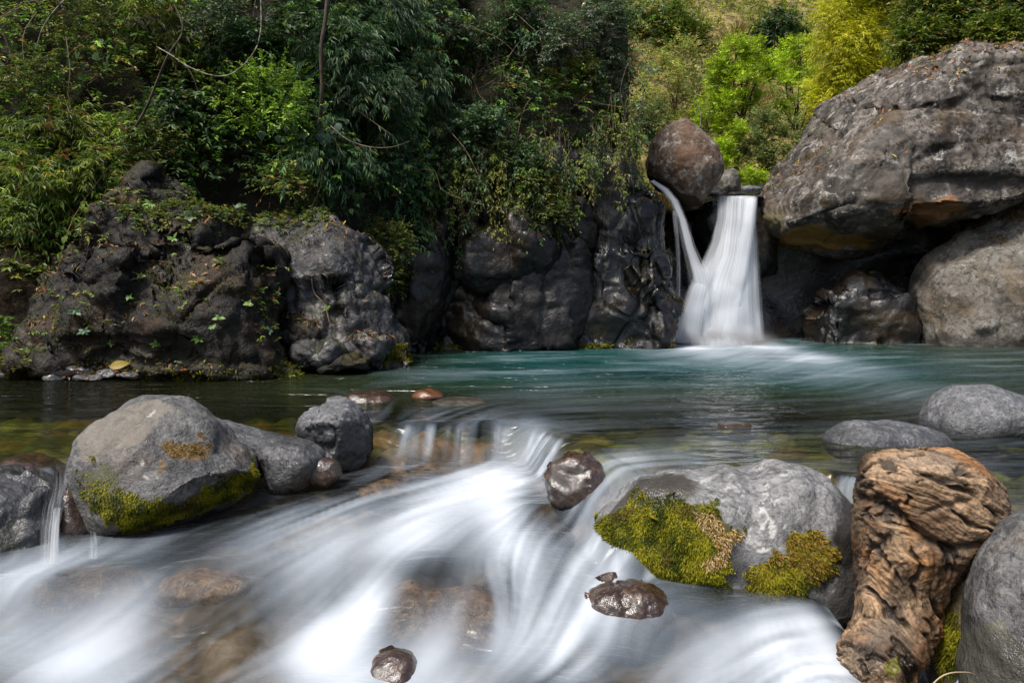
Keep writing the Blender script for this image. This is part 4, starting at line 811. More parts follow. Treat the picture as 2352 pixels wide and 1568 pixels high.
def fall_sheet(name, left, right, Yt, Yb, bow, afun, parent, seed=0, NU=70, NV=90):
    v = np.linspace(0, 1, NV); u = np.linspace(0, 1, NU)
    lk = np.array(left, float); rk = np.array(right, float)
    vy = np.linspace(0, 1, len(lk)); vr = np.linspace(0, 1, len(rk))
    L = np.stack([np.interp(v, vy, lk[:, 0]), np.interp(v, vy, lk[:, 1])], 1); R = np.stack([np.interp(v, vr, rk[:, 0]), np.interp(v, vr, rk[:, 1])], 1)
    V = []; A = []; S = []
    for b in range(NV):
        Y = Yt + (Yb - Yt) * math.sqrt(v[b])
        for c in range(NU):
            q = L[b] + (R[b] - L[b]) * u[c]
            p = at(q[0], q[1], Y); p.y -= bow * 4 * u[c] * (1 - u[c]) * (0.3 + 0.7 * v[b])
            V.append(p[:]); A.append(afun(u[c], v[b])); S.append((u[c] + seed * 3.1, v[b] * 2 + seed, seed))
    V = np.array(V); V[:, 1] += 0.05 * pn(V * 2.0, seed)
    j = np.arange(NV - 1)[:, None] * NU; i = np.arange(NU - 1)[None]
    F = np.stack([j + i, j + i + 1, j + i + NU + 1, j + i + NU], -1).reshape(-1, 4)
    return link(name, new_mesh(name, V, F, M_FALL, True, {"st": np.array(S), "a": np.clip(np.array(A), 0, 1)}), parent)
falls = empty("waterfall", at(1660, 780, 17.5)); falls.location.z = 0
tag(falls, "white silky waterfall dropping into the green pool", "waterfall")
_edge = lambda u, w=0.12: max(0.0, min(1, u / w)) * max(0.0, min(1, (1 - u) / w))
def _child(o): o.parent = falls; o.location = -falls.location; return o
LE = [(1636, 451), (1634, 505), (1620, 555), (1588, 612), (1558, 668), (1540, 722), (1528, 782)]
RE = [(1748, 451), (1744, 500), (1749, 560), (1755, 630), (1760, 690), (1765, 740), (1770, 782)]
_child(fall_sheet("water_curtain", LE, RE, 18.25, 17.35, 0.25, lambda u, v: _edge(u, 0.16) * (0.50 + 0.35 * v + 0.25 * u), None, 1))
_child(fall_sheet("water_curtain", [(1655, 452), (1650, 520), (1636, 585), (1600, 650), (1566, 715), (1540, 784)], [(1747, 452), (1742, 520), (1740, 590), (1742, 650), (1750, 720), (1757, 784)], 18.1, 17.15, 0.3, lambda u, v: _edge(u, 0.22) * (0.55 + 0.40 * v), None, 2))
_child(fall_sheet("water_strand", [(1700, 455), (1690, 520), (1672, 590), (1655, 660), (1640, 720), (1625, 785)], [(1746, 455), (1742, 520), (1735, 590), (1722, 660), (1712, 720), (1705, 785)], 18.0, 17.0, 0.15, lambda u, v: _edge(u, 0.4) * 0.85, None, 3))
_child(fall_sheet("water_curtain", [(1618, 560), (1590, 610), (1562, 665), (1540, 720), (1520, 786)], [(1668, 540), (1660, 600), (1645, 660), (1635, 720), (1630, 786)], 17.7, 16.95, 0.2, lambda u, v: _edge(u, 0.35) * min(1, v * 3) * (0.55 + 0.40 * v), None, 11))
_child(fall_sheet("water_strand", [(1624, 452), (1628, 470), (1630, 500), (1630, 540), (1628, 575)], [(1662, 452), (1664, 480), (1662, 520), (1652, 550), (1640, 580)], 18.35, 18.0, 0.05, lambda u, v: _edge(u, 0.3) * 0.42 * (1 - 0.6 * v), None, 4, 30, 50))
_child(fall_sheet("side_stream", [(1486, 418), (1510, 438), (1530, 462), (1546, 500), (1556, 560), (1566, 620), (1572, 680), (1562, 740), (1555, 782)], [(1508, 412), (1542, 432), (1566, 462), (1586, 510), (1606, 570), (1636, 622), (1660, 680), (1664, 740), (1668, 782)], 17.95, 16.95, 0.08, lambda u, v: _edge(u, 0.45) * (0.95 - 0.2 * v), None, 5, 40, 110))
_child(fall_sheet("side_stream", [(1536, 480), (1542, 540), (1545, 610), (1545, 680), (1545, 782)], [(1560, 490), (1566, 560), (1570, 620), (1568, 690), (1566, 782)], 17.2, 16.6, 0.06, lambda u, v: _edge(u, 0.4) * 0.50, None, 6, 30, 80))
_child(fall_sheet("splash", [(1500, 735), (1495, 765), (1490, 796)], [(1800, 745), (1815, 770), (1830, 796)], 16.95, 16.75, 0.25, lambda u, v: _edge(u, 0.5) ** 1.3 * min(1.0, v * 1.2) ** 1.3 * 0.95, None, 13, 60, 30))
# stream above the lip
t = NT("upper_stream_water"); n = t.noise(6, 4, 0.6, t.objc((1, .4, 1)))
M_UP = t.done(t.n("BsdfPrincipled", {"Base Color": t.mix(t.ss(n, 0.45, 0.7), (0.10, 0.11, 0.10), (0.7, 0.73, 0.76)), "Roughness": 0.2, "Normal": t.n("Bump", {"Strength": 0.4, "Distance": 0.1, "Height": n})}))
zl = at(1690, 452, 18.25).z
P = np.array([at(1600, 450, 18.2)[:], at(1752, 450, 18.2)[:], at(1790, 440, 24)[:], at(1560, 440, 24)[:]]); P[:, 2] = [zl, zl, zl + 0.12, zl + 0.12]
tag(link("upper_stream", new_mesh("upper_stream", P, np.array([[0, 1, 2, 3]]), M_UP, False)), kind="structure")
# drifting spray at the foot of the falls
bm = bmesh.new(); bmesh.ops.create_icosphere(bm, subdivisions=4, radius=1.0); me = bpy.data.meshes.new("spray_mist"); bm.to_mesh(me); bm.free()
t = NT("spray"); c = t.n("TexCoord", None, out=3); ln = t.n("VectorMath", {0: c}, out=1, operation='LENGTH')
zz = t.n("SeparateXYZ", {0: c}, out=2)
den = t.math('MULTIPLY', t.ss(ln, 1.0, 0.1), t.math('MULTIPLY', t.ss(zz, 0.8, -0.1), 8.0))
vol = t.n("VolumePrincipled", {"Color": (1.0, 1.0, 1.0), "Density": den, "Anisotropy": 0.2})
t.n("OutputMaterial", {1: vol}, out=None); me.materials.append(t.m)
mist = link("spray_mist", me, None, (at(1650, 785, 16.9).x, 16.9, 0.0)); mist.scale = (1.5, 0.6, 0.55); tag(mist, kind="stuff")

# thin cascade over the dark rock at the left edge
casc = empty("small_cascade", at(130, 1270, 4.8)); tag(casc, "thin white cascade sliding over the dark rock left of the mossy boulder", "cascade")
for (l_, r_, yt, yb, aa, sd) in [([(95, 1085), (88, 1120), (80, 1160), (78, 1210), (82, 1290)], [(178, 1078), (182, 1120), (178, 1160), (170, 1210), (166, 1290)], 4.95, 4.45, .45, 7), ([(112, 1165), (110, 1200), (108, 1240), (106, 1290)], [(150, 1165), (150, 1200), (150, 1240), (152, 1290)], 4.55, 4.40, .62, 8), ([(196, 1215), (196, 1240), (196, 1280)], [(232, 1220), (236, 1245), (240, 1280)], 4.75, 4.60, .45, 9)]:
    o_ = fall_sheet("water_sheet", l_, r_, yt, yb, 0.04, lambda u, v, aa=aa: _edge(u, 0.35) * aa * (0.75 + 0.4 * v), casc, sd, 24, 40); o_.location = -casc.location
# ------------------------------------------------------------------ leaves
def leaf_mat(name, trans=0.35, rough=0.45, spec=0.35):
    t = NT(name); c = t.attr("col")
    p = t.n("BsdfPrincipled", {"Base Color": c, "Roughness": rough, "Specular IOR Level": spec})
    tr = t.n("BsdfTranslucent", {"Color": t.mix(0.5, c, t.n("Mix", {0: 1.0, 6: c, 7: (1.0, 1.25, 0.35, 1)}, out=2, data_type='RGBA', blend_type='MULTIPLY'))})
    return t.done(t.n("MixShader", {0: trans, 1: p, 2: tr}))
M_LEAF = leaf_mat("leaf"); M_GLOSS = leaf_mat("glossy_leaf", 0.25, 0.30, 0.5); M_LITTER = leaf_mat("dry_leaf", 0.1, 0.8, 0.2); M_MOSS = leaf_mat("moss_tuft", 0.25, 0.9, 0.1)
t = NT("bark"); n_ = t.noise(18, 5, 0.65, t.objc((1, 1, .3)))
M_BARK = t.done(t.n("BsdfPrincipled", {"Base Color": t.mix(t.ss(n_, .35, .65), (0.020, 0.014, 0.009), (0.085, 0.065, 0.042)), "Roughness": 0.85}))
t = NT("pale_bark"); n_ = t.noise(9, 5, 0.65, t.objc())
M_PBARK = t.done(t.n("BsdfPrincipled", {"Base Color": t.mix(t.ss(n_, .40, .58), (0.07, 0.06, 0.022), (0.30, 0.27, 0.22)), "Roughness": 0.8}))
t = NT("dry_root"); n_ = t.noise(5, 4, 0.65, t.objc())
M_ROOT = t.done(t.n("BsdfPrincipled", {"Base Color": t.mix(t.ss(n_, .40, .60), (0.055, 0.036, 0.020), (0.17, 0.115, 0.065)), "Roughness": 0.85}))
def unit(a): return a / (np.linalg.norm(a, axis=-1, keepdims=True) + 1e-9)
def pick(rs, pal, n, jit=0.25):
    """pal [(weight, rgb)]"""
    w = np.array([p[0] for p in pal], float); i = rs.choice(len(pal), n, p=w / w.sum())
    return np.array([p[1] for p in pal])[i] * (1 + rs.uniform(-jit, jit, (n, 1)))
def sprays(rs, O, Dr, L, k, ll, lw, droop, cols, ang=0.8, tipdroop=0.25, scatter=0.3):
    n = len(O); Dr = unit(Dr); L = np.broadcast_to(np.asarray(L, float), (n,))
    T = (np.arange(k)[None] + rs.uniform(0.2, 0.8, (n, k))) / k; T = 0.15 + 0.85 * T
    dn = np.array([0, 0, -1.0])
    P = O[:, None] + Dr[:, None] * (T * L[:, None])[..., None] + dn * (droop * T ** 2 * L[:, None])[..., None]
    tg = unit(Dr[:, None] + dn * (2 * droop * T)[..., None])
    sd = unit(np.cross(tg, np.array([0.05, 0.08, 1.0]))); sg = np.where(np.arange(k) % 2 == 0, 1.0, -1.0)[None, :, None]
    ld = unit(tg * math.cos(ang) + sd * sg * math.sin(ang) + rs.normal(0, scatter, (n, k, 3)) + dn * tipdroop)
    up = unit(np.array([0.0, -0.35, 1.0]) + rs.normal(0, 0.4, (n, k, 3)))
    w = unit(np.cross(ld, up)); nr = np.cross(w, ld)
    sc = rs.uniform(0.65, 1.2, (n, k, 1)); l = ll * sc; b = lw * sc
    tip = P + ld * l + dn * tipdroop * 0.3 * l
    m = P + ld * l * 0.42 + nr * b * 0.18
    V = np.stack([P, m - w * b * 0.5, tip, m + w * b * 0.5], 2).reshape(-1, 3)
    q = np.arange(n * k)[:, None] * 4
    F = np.concatenate([q + [0, 1, 2], q + [0, 2, 3]], 1).reshape(-1, 3)
    C = np.repeat(cols[:, None], k, 1) * rs.uniform(0.75, 1.3, (n, k, 1)); C = np.repeat(C.reshape(-1, 3), 4, 0)
    return V, F, C
class Bag:
    def __init__(s): s.V, s.F, s.C, s.o = [], [], [], 0
    def add(s, V, F, C): s.V.append(V); s.F.append(F + s.o); s.C.append(C); s.o += len(V)
    def mesh(s, name, mat, off=None):
        V = np.concatenate(s.V)
        if off is not None: V = V - off
        return new_mesh(name, V, np.concatenate(s.F), mat, False, {"col": np.concatenate(s.C)})
OLIVE = [(4, (0.093, 0.132, 0.018)), (3, (0.145, 0.194, 0.023)), (2, (0.051, 0.085, 0.016)), (1, (0.272, 0.264, 0.033)), (.5, (0.170, 0.085, 0.026))]
YGREEN = [(4, (0.105, 0.165, 0.022)), (3, (0.175, 0.225, 0.028)), (2, (0.06, 0.10, 0.018)), (.5, (0.36, 0.28, 0.04)), (.2, (0.25, 0.06, 0.02))]
DEEP = [(4, (0.036, 0.072, 0.022)), (3, (0.064, 0.112, 0.034)), (2, (0.024, 0.045, 0.017)), (.5, (0.120, 0.144, 0.028))]
BLUE = [(4, (0.050, 0.105, 0.046)), (3, (0.081, 0.147, 0.067)), (2, (0.032, 0.068, 0.028)), (.7, (0.126, 0.165, 0.040))]
GREY = [(4, (0.077, 0.115, 0.072)), (3, (0.126, 0.162, 0.102)), (2, (0.042, 0.068, 0.036)), (1, (0.126, 0.108, 0.060))]
BRIGHT = [(4, (0.176, 0.299, 0.034)), (3, (0.270, 0.390, 0.048)), (2, (0.095, 0.182, 0.026))]
LIME = [(4, (0.33, 0.46, 0.018)), (3, (0.44, 0.55, 0.028)), (1, (0.12, 0.20, 0.014))]
YELLOW = [(4, (0.52, 0.50, 0.022)), (3, (0.60, 0.57, 0.04)), (1, (0.26, 0.29, 0.02))]
SAGE = [(4, (0.156, 0.195, 0.054)), (3, (0.234, 0.260, 0.090)), (2, (0.091, 0.130, 0.036))]
DRYP = [(3, (0.280, 0.216, 0.072)), (2, (0.196, 0.162, 0.048)), (2, (0.378, 0.284, 0.108)), (1, (0.140, 0.149, 0.036)), (.5, (0.280, 0.121, 0.048))]
BROWN = [(3, (0.10, 0.058, 0.028)), (2, (0.16, 0.10, 0.055)), (1, (0.22, 0.12, 0.06)), (2, (0.055, 0.034, 0.018))]
MIX = [(3, (0.085, 0.136, 0.023)), (2, (0.136, 0.160, 0.026)), (2, (0.043, 0.072, 0.019)), (1, (0.204, 0.192, 0.039)), (1, (0.153, 0.096, 0.033))]
#        palette  sprays  leaves  len  wid  droop  ang  tip  spray length
KIND = {'lance': (OLIVE, 230, 9, .13, .024, .35, .7, .45, .34), 'lancey': (YGREEN, 230, 9, .13, .026, .35, .7, .5, .34), 'bamboo': (BLUE, 360, 9, .13, .021, .45, .55, .6, .40), 'small': (MIX, 320, 9, .06, .030, .2, .9, .2, .28),
        'dark': (DEEP, 230, 9, .11, .042, .25, .9, .25, .32), 'grey': (GREY, 260, 9, .075, .034, .25, .9, .25, .30), 'bright': (BRIGHT, 420, 9, .065, .032, .12, .9, .1, .26), 'ever': (BLUE, 260, 9, .09, .038, .3, .9, .35, .30),
        'lime': (LIME, 480, 8, .11, .036, .05, .9, .0, .32), 'feather': (YELLOW, 700, 10, .15, .020, .3, .7, .3, .50), 'sage': (SAGE, 420, 8, .09, .040, .1, .9, .05, .30), 'mixed': (MIX, 360, 8, .10, .040, .15, .9, .1, .32),
        'scrub': ([(3, (0.32, 0.36, 0.08)), (2, (0.45, 0.41, 0.11)), (2, (0.22, 0.29, 0.08)), (.6, (0.42, 0.23, 0.08))], 260, 8, .09, .036, .1, .9, .1, .32), 'dry': (DRYP, 300, 8, .10, .036, .1, .9, .1, .32), 'olive': (OLIVE, 420, 8, .10, .045, .15, .9, .15, .32), 'ygreen': (YGREEN, 420, 8, .10, .040, .15, .9, .1, .34)}
def crown(rs, kind, r, C0, bag, dens=1.0, squash=(1, 0.85, 0.8), nclump=None, leafs=1.0):
    pal, ns, k, ll, lw, dr, ang, tip, sl = KIND[kind]
    n = int(ns * dens); ncl = nclump or max(6, int(n / 22)); sq = np.array(squash) * r
    cc = unit(rs.normal(size=(ncl, 3))) * rs.uniform(0.35, 1.0, (ncl, 1)) ** 0.6; cc[:, 2] = np.where(cc[:, 2] < -0.5, -cc[:, 2], cc[:, 2])
    i = rs.randint(ncl, size=n); tone = rs.uniform(0.65, 1.3, (ncl, 1))
    O = cc[i] * sq * 0.8 + rs.normal(0, 0.16, (n, 3)) * r + C0
    Dv = cc[i] * [1, 1, 0.8] + rs.normal(0, 0.55, (n, 3)) + [0, 0, 0.25]
    V, F, C = sprays(rs, O, Dv, sl * rs.uniform(0.6, 1.3, n) * leafs, k, ll * leafs, lw * leafs, dr, pick(rs, pal, n) * tone[i], ang, tip)
    bag.add(V, F, C)
    return cc * sq * 0.8 + C0
def stems(rs, base, tips, r0, bark, name="stem"):
    parts = []
    for q in tips:
        mid = (base + q) / 2 + rs.normal(0, 0.12, 3) * np.linalg.norm(q - base)
        parts.append(tube(smooth_path([base, mid, q], 7), np.linspace(r0, r0 * 0.25, 7), 5))
    V, F = join(parts); return V, F
def shrub(name, label, C0, r, kind, base, seed, dens=1.0, squash=(1, 0.85, 0.8), cat="shrub", group=None, bark=None, leafs=1.0, nst=6, r0=0.02, mat=None, trunk=False):
    rs = np.random.RandomState(seed); C0 = np.array(C0, float); base = np.array(base, float)
    root = empty(name, base); tag(root, label, cat, group)
    b = Bag(); tips = crown(rs, kind, r, C0, b, dens, squash, leafs=leafs)
    link("crown", b.mesh("crown", mat or M_LEAF, base), root)
    sel = tips[rs.choice(len(tips), min(nst, len(tips)), False)]
    V, F = stems(rs, base, sel, r0, bark)
    link("trunk" if trunk else "stem", new_mesh("stem", V - base, F, bark or M_BARK), root)
    return root

# ------------------------------------------------------------------ undergrowth mass on the left bank
VEGLINE = np.array([(-400, 640), (0, 590), (150, 555), (230, 480), (330, 440), (450, 420), (560, 415), (640, 425), (720, 480), (800, 545), (860, 600), (900, 640), (940, 560), (980, 470), (1040, 420), (1130, 410), (1250, 400), (1330, 390), (1400, 335), (1520, 330), (1800, 330)])
def hill_pts(rs, n, x0=-260, x1=1500, off=0.0):
    """random points on the left bank inside the view, with photograph coordinates"""
    X = rs.uniform(-11, 4.6, n * 5); z = rs.uniform(0.4, 10.5, n * 5)
    P = np.stack([X, vegY(X, z) - off, z], 1); D = to_d(P)
    ok = (D[:, 0] > x0) & (D[:, 0] < x1) & (D[:, 1] > -260) & (D[:, 1] < np.interp(D[:, 0], VEGLINE[:, 0], VEGLINE[:, 1]))
    ok &= z < hill_top(X) + 0.3
    P, D = P[ok][:n], D[ok][:n]
    return P, D
def undergrowth():
    rs = np.random.RandomState(77)
    zones = {'olive_l': [], 'bamb': [], 'dark': [], 'small': [], 'grey': []}
    P, D = hill_pts(rs, 15000)
    cl = fbm(np.stack([P[:, 0] * 0.9, P[:, 2] * 1.1, P[:, 1] * 0], 1), 3, 44)
    keep = cl > rs.uniform(-0.42, 0.10, len(P)); P, D, cl = P[keep], D[keep], cl[keep]
    out = unit(np.array([0.22, -0.85, 0.30]) + rs.normal(0, 0.35, P.shape))
    P = P + out * (np.clip(cl + 0.25, 0, 1) * rs.uniform(0.2, 1.1, len(P)))[:, None]
    zn = fbm(np.stack([P[:, 0] * 0.5, P[:, 2] * 0.5, P[:, 1] * 0 + 3], 1), 2, 45)
    x, y = D[:, 0] + 90 * zn, D[:, 1] + 60 * zn
    which = np.full(len(P), 0)
    which[(x < 330) & (y > 260)] = 1
    which[(x > 640) & (x < 1010)] = 2
    which[(x > 1010) & (x < 1300)] = 3
    which[x >= 1300] = 4
    drop = (D[:, 0] > 1425) & (rs.rand(len(P)) < .8)
    which[(x > 330) & (x < 640) & (y > 250)] = 5
    which[(rs.rand(len(P)) < 0.16)] = 0
    which[(rs.rand(len(P)) < 0.15)] = 6
    spec = {0: ('small', MIX, 9, .075, .034, .2, .3), 1: ('lancey', YGREEN, 9, .13, .027, .35, .34), 2: ('bamboo', BLUE, 9, .13, .024, .4, .34), 3: ('dark', DEEP + [(1.5, (0.09, 0.06, 0.03))], 8, .10, .040, .4, .34), 4: ('grey', GREY, 9, .10, .045, .3, .32), 5: ('dark', DEEP, 8, .11, .040, .3, .3), 6: ('small', [(3, (0.13, 0.23, 0.035)), (2, (0.20, 0.28, 0.04)), (2, (0.08, 0.16, 0.03)), (.6, (0.28, 0.20, 0.05))], 8, .095, .048, .25, .28)}
    b = Bag()
    for q, (kd, pal, k, ll, lw, dr, sl) in spec.items():
        m = (which == q) & ~drop
        if not m.any(): continue
        n = m.sum(); tone = np.clip(1.2 + 1.2 * cl[m], 0.6, 1.9)[:, None] * np.array([1.0, 1.08, 0.95])
        V, F, C = sprays(rs, P[m], out[m] + rs.normal(0, 0.35, (n, 3)), sl * rs.uniform(0.6, 1.4, n), k, ll, lw, dr, pick(rs, pal, n) * tone, KIND[kd][6], KIND[kd][7])
        b.add(V, F, C)
    o = link("undergrowth", b.mesh("undergrowth", M_LEAF)); tag(o, "dense green undergrowth covering the steep left bank", "undergrowth", kind="stuff")
    # bare twigs and dead vines in it
    parts = []; P, D = hill_pts(rs, 260); 
    for p, d in zip(P, D):
        dens = 1.0 if 1000 < d[0] < 1290 and d[1] > 60 else 0.45
        if rs.rand() > dens: continue
        L = rs.uniform(0.6, 1.8); s = p + np.array([0.1, -rs.uniform(0.2, 0.7), 0.2]); dr = unit(np.array([rs.normal(0, .6), -0.3, rs.normal(-0.4, 0.6)]))
        pts = [s, s + dr * L * .35 + rs.normal(0, .10, 3), s + dr * L * .7 + rs.normal(0, .12, 3) + [0, 0, -.1 * L], s + dr * L + [0, 0, -.35 * L]]
        parts.append(tube(smooth_path(pts, 9), np.linspace(0.009, 0.003, 9), 4))
    V, F = join(parts); o = link("dead_vines", new_mesh("dead_vines", V, F, M_ROOT)); tag(o, "tangle of dry brown vines through the undergrowth", "vines", kind="stuff")
    # hanging roots over the cliff
    parts = []
    for i in range(70):
        x = rs.uniform(930, 1480) if i > 40 else rs.choice([1110, 1130, 1245, 1262, 1300, 1345, 1400, 1425, 980]) + rs.normal(0, 9)
        y0 = np.interp(x, VEGLINE[:, 0], VEGLINE[:, 1]) - rs.uniform(30, 140); y1 = y0 + rs.uniform(110, 300); Y = 15.9 + rs.uniform(-.2, .15) if x < 1290 else 15.7 + rs.uniform(-.1, .2)
        a, c = np.array(at(x, y0, Y)), np.array(at(x + rs.normal(0, 10), y1, Y - .05))
        parts.append(tube(smooth_path([a, a * .65 + c * .35 + rs.normal(0, .10, 3), a * .3 + c * .7 + rs.normal(0, .10, 3), c], 9), np.linspace(0.006, 0.002, 9), 4))
    V, F = join(parts); o = link("hanging_roots", new_mesh("hanging_roots", V, F, M_ROOT)); tag(o, "thin brown roots hanging down the dark cliff face", "roots", kind="stuff")
undergrowth()
def creepers():
    rs = np.random.RandomState(17); b = Bag(); parts = []
    for i in range(95):
        x = rs.uniform(890, 1470); y0 = np.interp(x, VEGLINE[:, 0], VEGLINE[:, 1]) - rs.uniform(10, 90); L = rs.uniform(50, 210) * (1.0 if x < 1300 else .7); Y = (15.25 if x < 1290 else 15.45) + rs.uniform(-.25, .15)
        a, c = np.array(at(x, y0, Y + .15)), np.array(at(x + rs.normal(0, 12), y0 + L, Y)); P = smooth_path([a, a * .6 + c * .4 + rs.normal(0, .09, 3), a * .25 + c * .75 + rs.normal(0, .09, 3), c], 12)
        parts.append(tube(P, np.linspace(.006, .002, 12), 4)); n = int(6 + L / 9); O = P[rs.randint(0, 12, n)] + rs.normal(0, .03, (n, 3))
        pal = MIX if rs.rand() < .5 else (DEEP if rs.rand() < .6 else OLIVE)
        b.add(*sprays(rs, O, rs.normal(0, .5, (n, 3)) + [0, -.5, -.3], rs.uniform(.08, .24, n), 6, .075, .034, .5, np.repeat(pick(rs, pal, 1), n, 0) * rs.uniform(.8, 1.3, (n, 1)), .9, .4))
    tag(link("hanging_creepers", b.mesh("hanging_creepers", M_LEAF)), "leafy creepers draping down over the dark cliff wall", "creepers", kind="stuff")
    V, F = join(parts); tag(link("creeper_stems", new_mesh("creeper_stems", V, F, M_ROOT)), "thin brown creeper stems hanging over the cliff wall", "creeper stems", kind="stuff")
creepers()
def bank_at(xd, yd, off):
    """point on the left bank along a sight line, off metres in front of the slope"""
    Y = 13.0
    for _ in range(30):
        p = at(xd, yd, Y); Y = 0.5 * Y + 0.5 * float(vegY(np.array([p.x]), np.array([p.z]))[0])
    p = at(xd, yd, Y - off); return np.array(p), np.array([p.x - 0.05, Y + 0.25, p.z - 0.45])
LEFT = [(618, 235, .80, 'bright', .75, "bright lime-green shrub hanging out over the dark outcrop", 1.5), (55, 420, .62, 'lancey', .5, "yellow-green lance-leaved bush at the left edge, above the shore", 1), (165, 455, .55, 'lancey', .5, "lance-leaved bush with yellow leaves above the earth bank", 1),
  (45, 540, .45, 'lancey', .4, "low yellow-leaved bush just above the bare earth bank", 1), (240, 395, .5, 'lance', .5, "olive bush between the yellow bushes and the outcrop top", 1), (120, 310, .6, 'lance', .5, "olive lance-leaved bush midway up the left slope", 1),
  (330, 330, .55, 'small', .4, "brownish small-leaved bush under the looping vine", 1), (60, 190, .65, 'small', .5, "small-leaved bush behind the pale arching branch", 1), (200, 60, .7, 'small', .5, "fine-leaved bush at the top left corner", 1),
  (360, 60, .65, 'lance', .5, "olive bush at the top above the looping vine", 1), (500, 60, .65, 'grey', .7, "grey-green bush with pale leaves near the top", 1), (440, 260, .5, 'dark', .3, "dark bush in the gap left of the lime-green shrub", 1),
  (560, 120, .55, 'ever', .4, "dark green bush in the curve of the looping vine", 1), (690, 90, .7, 'dark', .5, "dark bush beside the tree trunk", 1), (800, 130, .8, 'bamboo', .6, "drooping bamboo clump right of the tree trunk", 1.2), (870, 40, .75, 'bamboo', .6, "high bamboo clump at the top centre", 1.1),
  (850, 260, .85, 'bamboo', .8, "largest blue-green bamboo clump drooping in mid slope", 1.5), (950, 200, .65, 'bamboo', .6, "narrow bamboo clump left of the dry vine tangle", 1), (760, 350, .55, 'bamboo', .5, "low bamboo clump above the sloping slab", 1), (900, 380, .5, 'ever', .5, "dark leafy bush below the big bamboo clump", 1),
  (1010, 60, .6, 'grey', .6, "pale-leaved glossy bush near the top of the cliff slope", 1), (1100, 110, .6, 'dark', .4, "dark bush above the dry vine tangle", .9), (1110, 320, .62, 'ever', .9, "blue-green leafy bush hanging over the cliff wall", 1.5), (1180, 60, .65, 'ever', .6, "dark blue-green bush at the top of the cliff", 1),
  (1270, 110, .65, 'grey', .7, "grey-green glossy bush at the cliff's upper right", 1.2), (1360, 60, .7, 'grey', .7, "pale glossy bush against the sunlit slope", 1.2), (1330, 190, .5, 'small', .5, "reddish-tipped bush above the hanging roots", 1), (1210, 380, .4, 'ever', .7, "small hanging bush right of the cliff's leafy bush", 1),
  (1280, 500, .35, 'small', .95, "small green bush growing on the cliff face beside the roots", 1), (1240, 440, .35, 'small', .9, "light green tuft hanging above the rounded bulge", 1), (880, 560, .42, 'small', .5, "mossy green bush in the cleft right of the slab", 1), (900, 640, .35, 'small', .5, "small bush low in the cleft above the water", .9),
  (1405, 150, .55, 'grey', .7, "glossy-leaved bush at the right rim of the cliff slope", 1.1), (1425, 290, .4, 'olive', .5, "broad-leaved bush leaning out left of the perched boulder", .5), (660, 430, .35, 'small', .5, "small bush at the top of the sloping slab", .8)]
for i, (x, y, r, kd, off, lab, dn) in enumerate(LEFT):
    c, b = bank_at(x, y, off)
    shrub("shrub", lab, c, r, kd, b, 300 + i, dens=dn, squash=(1, .8, .85), cat="shrub", leafs=1.0)

# ------------------------------------------------------------------ vines, branches and the trunk on the bank
def line_thing(name, label, pts, r0, r1, mat, cat, n=26, sides=6):
    P = smooth_path([np.array(at(*p)) for p in pts], n); base = P[0]
    V, F = tube(P, np.linspace(r0, r1, n), sides)
    return tag(link(name, new_mesh(name, V - base, F, mat), None, base), label, cat)
line_thing("liana", "pale looping vine hanging above the lime-green shrub", [(596, -60, 11.6), (600, 20, 11.6), (599, 70, 11.6), (588, 112, 11.55), (560, 150, 11.5), (522, 174, 11.45), (480, 172, 11.4), (430, 152, 11.4), (395, 128, 11.5), (360, 108, 11.7)], 0.010, 0.008, M_PBARK, "vine")
line_thing("branch", "white arching branch near the top left corner", [(160, -10, 10.9), (128, 22, 10.9), (100, 62, 10.9), (84, 108, 10.95), (72, 150, 11.1)], 0.011, 0.005, M_PBARK, "branch")
line_thing("branch", "mossy brown branch slanting up to the looping vine", [(285, 330, 12.2), (330, 260, 12.0), (360, 190, 11.9), (385, 130, 11.8), (420, 70, 11.8), (400, 10, 11.9)], 0.022, 0.012, M_BARK, "branch")
line_thing("tree_trunk", "thin dark tree trunk rising beside the bamboo clumps", [(733, 300, 13.2), (740, 200, 13.0), (738, 110, 12.9), (750, 20, 12.9), (756, -140, 12.9)], 0.036, 0.03, M_BARK, "trunk", sides=9)
line_thing("branch", "thin arching stem crossing below the bamboo clumps", [(760, 290, 12.4), (800, 322, 12.2), (850, 338, 12.1), (900, 338, 12.1), (940, 325, 12.3)], 0.010, 0.005, M_ROOT, "branch")
line_thing("branch", "dark twig leaning out before the sunlit slope", [(1420, 330, 16.2), (1435, 270, 16.0), (1425, 210, 15.9), (1440, 150, 15.9)], 0.02, 0.008, M_BARK, "branch")
line_thing("branch", "dry stick leaning on the rocks left of the grey slab", [(757, 740, 11.0), (745, 700, 11.1), (722, 672, 11.2), (716, 640, 11.2)], 0.010, 0.005, M_ROOT, "stick")
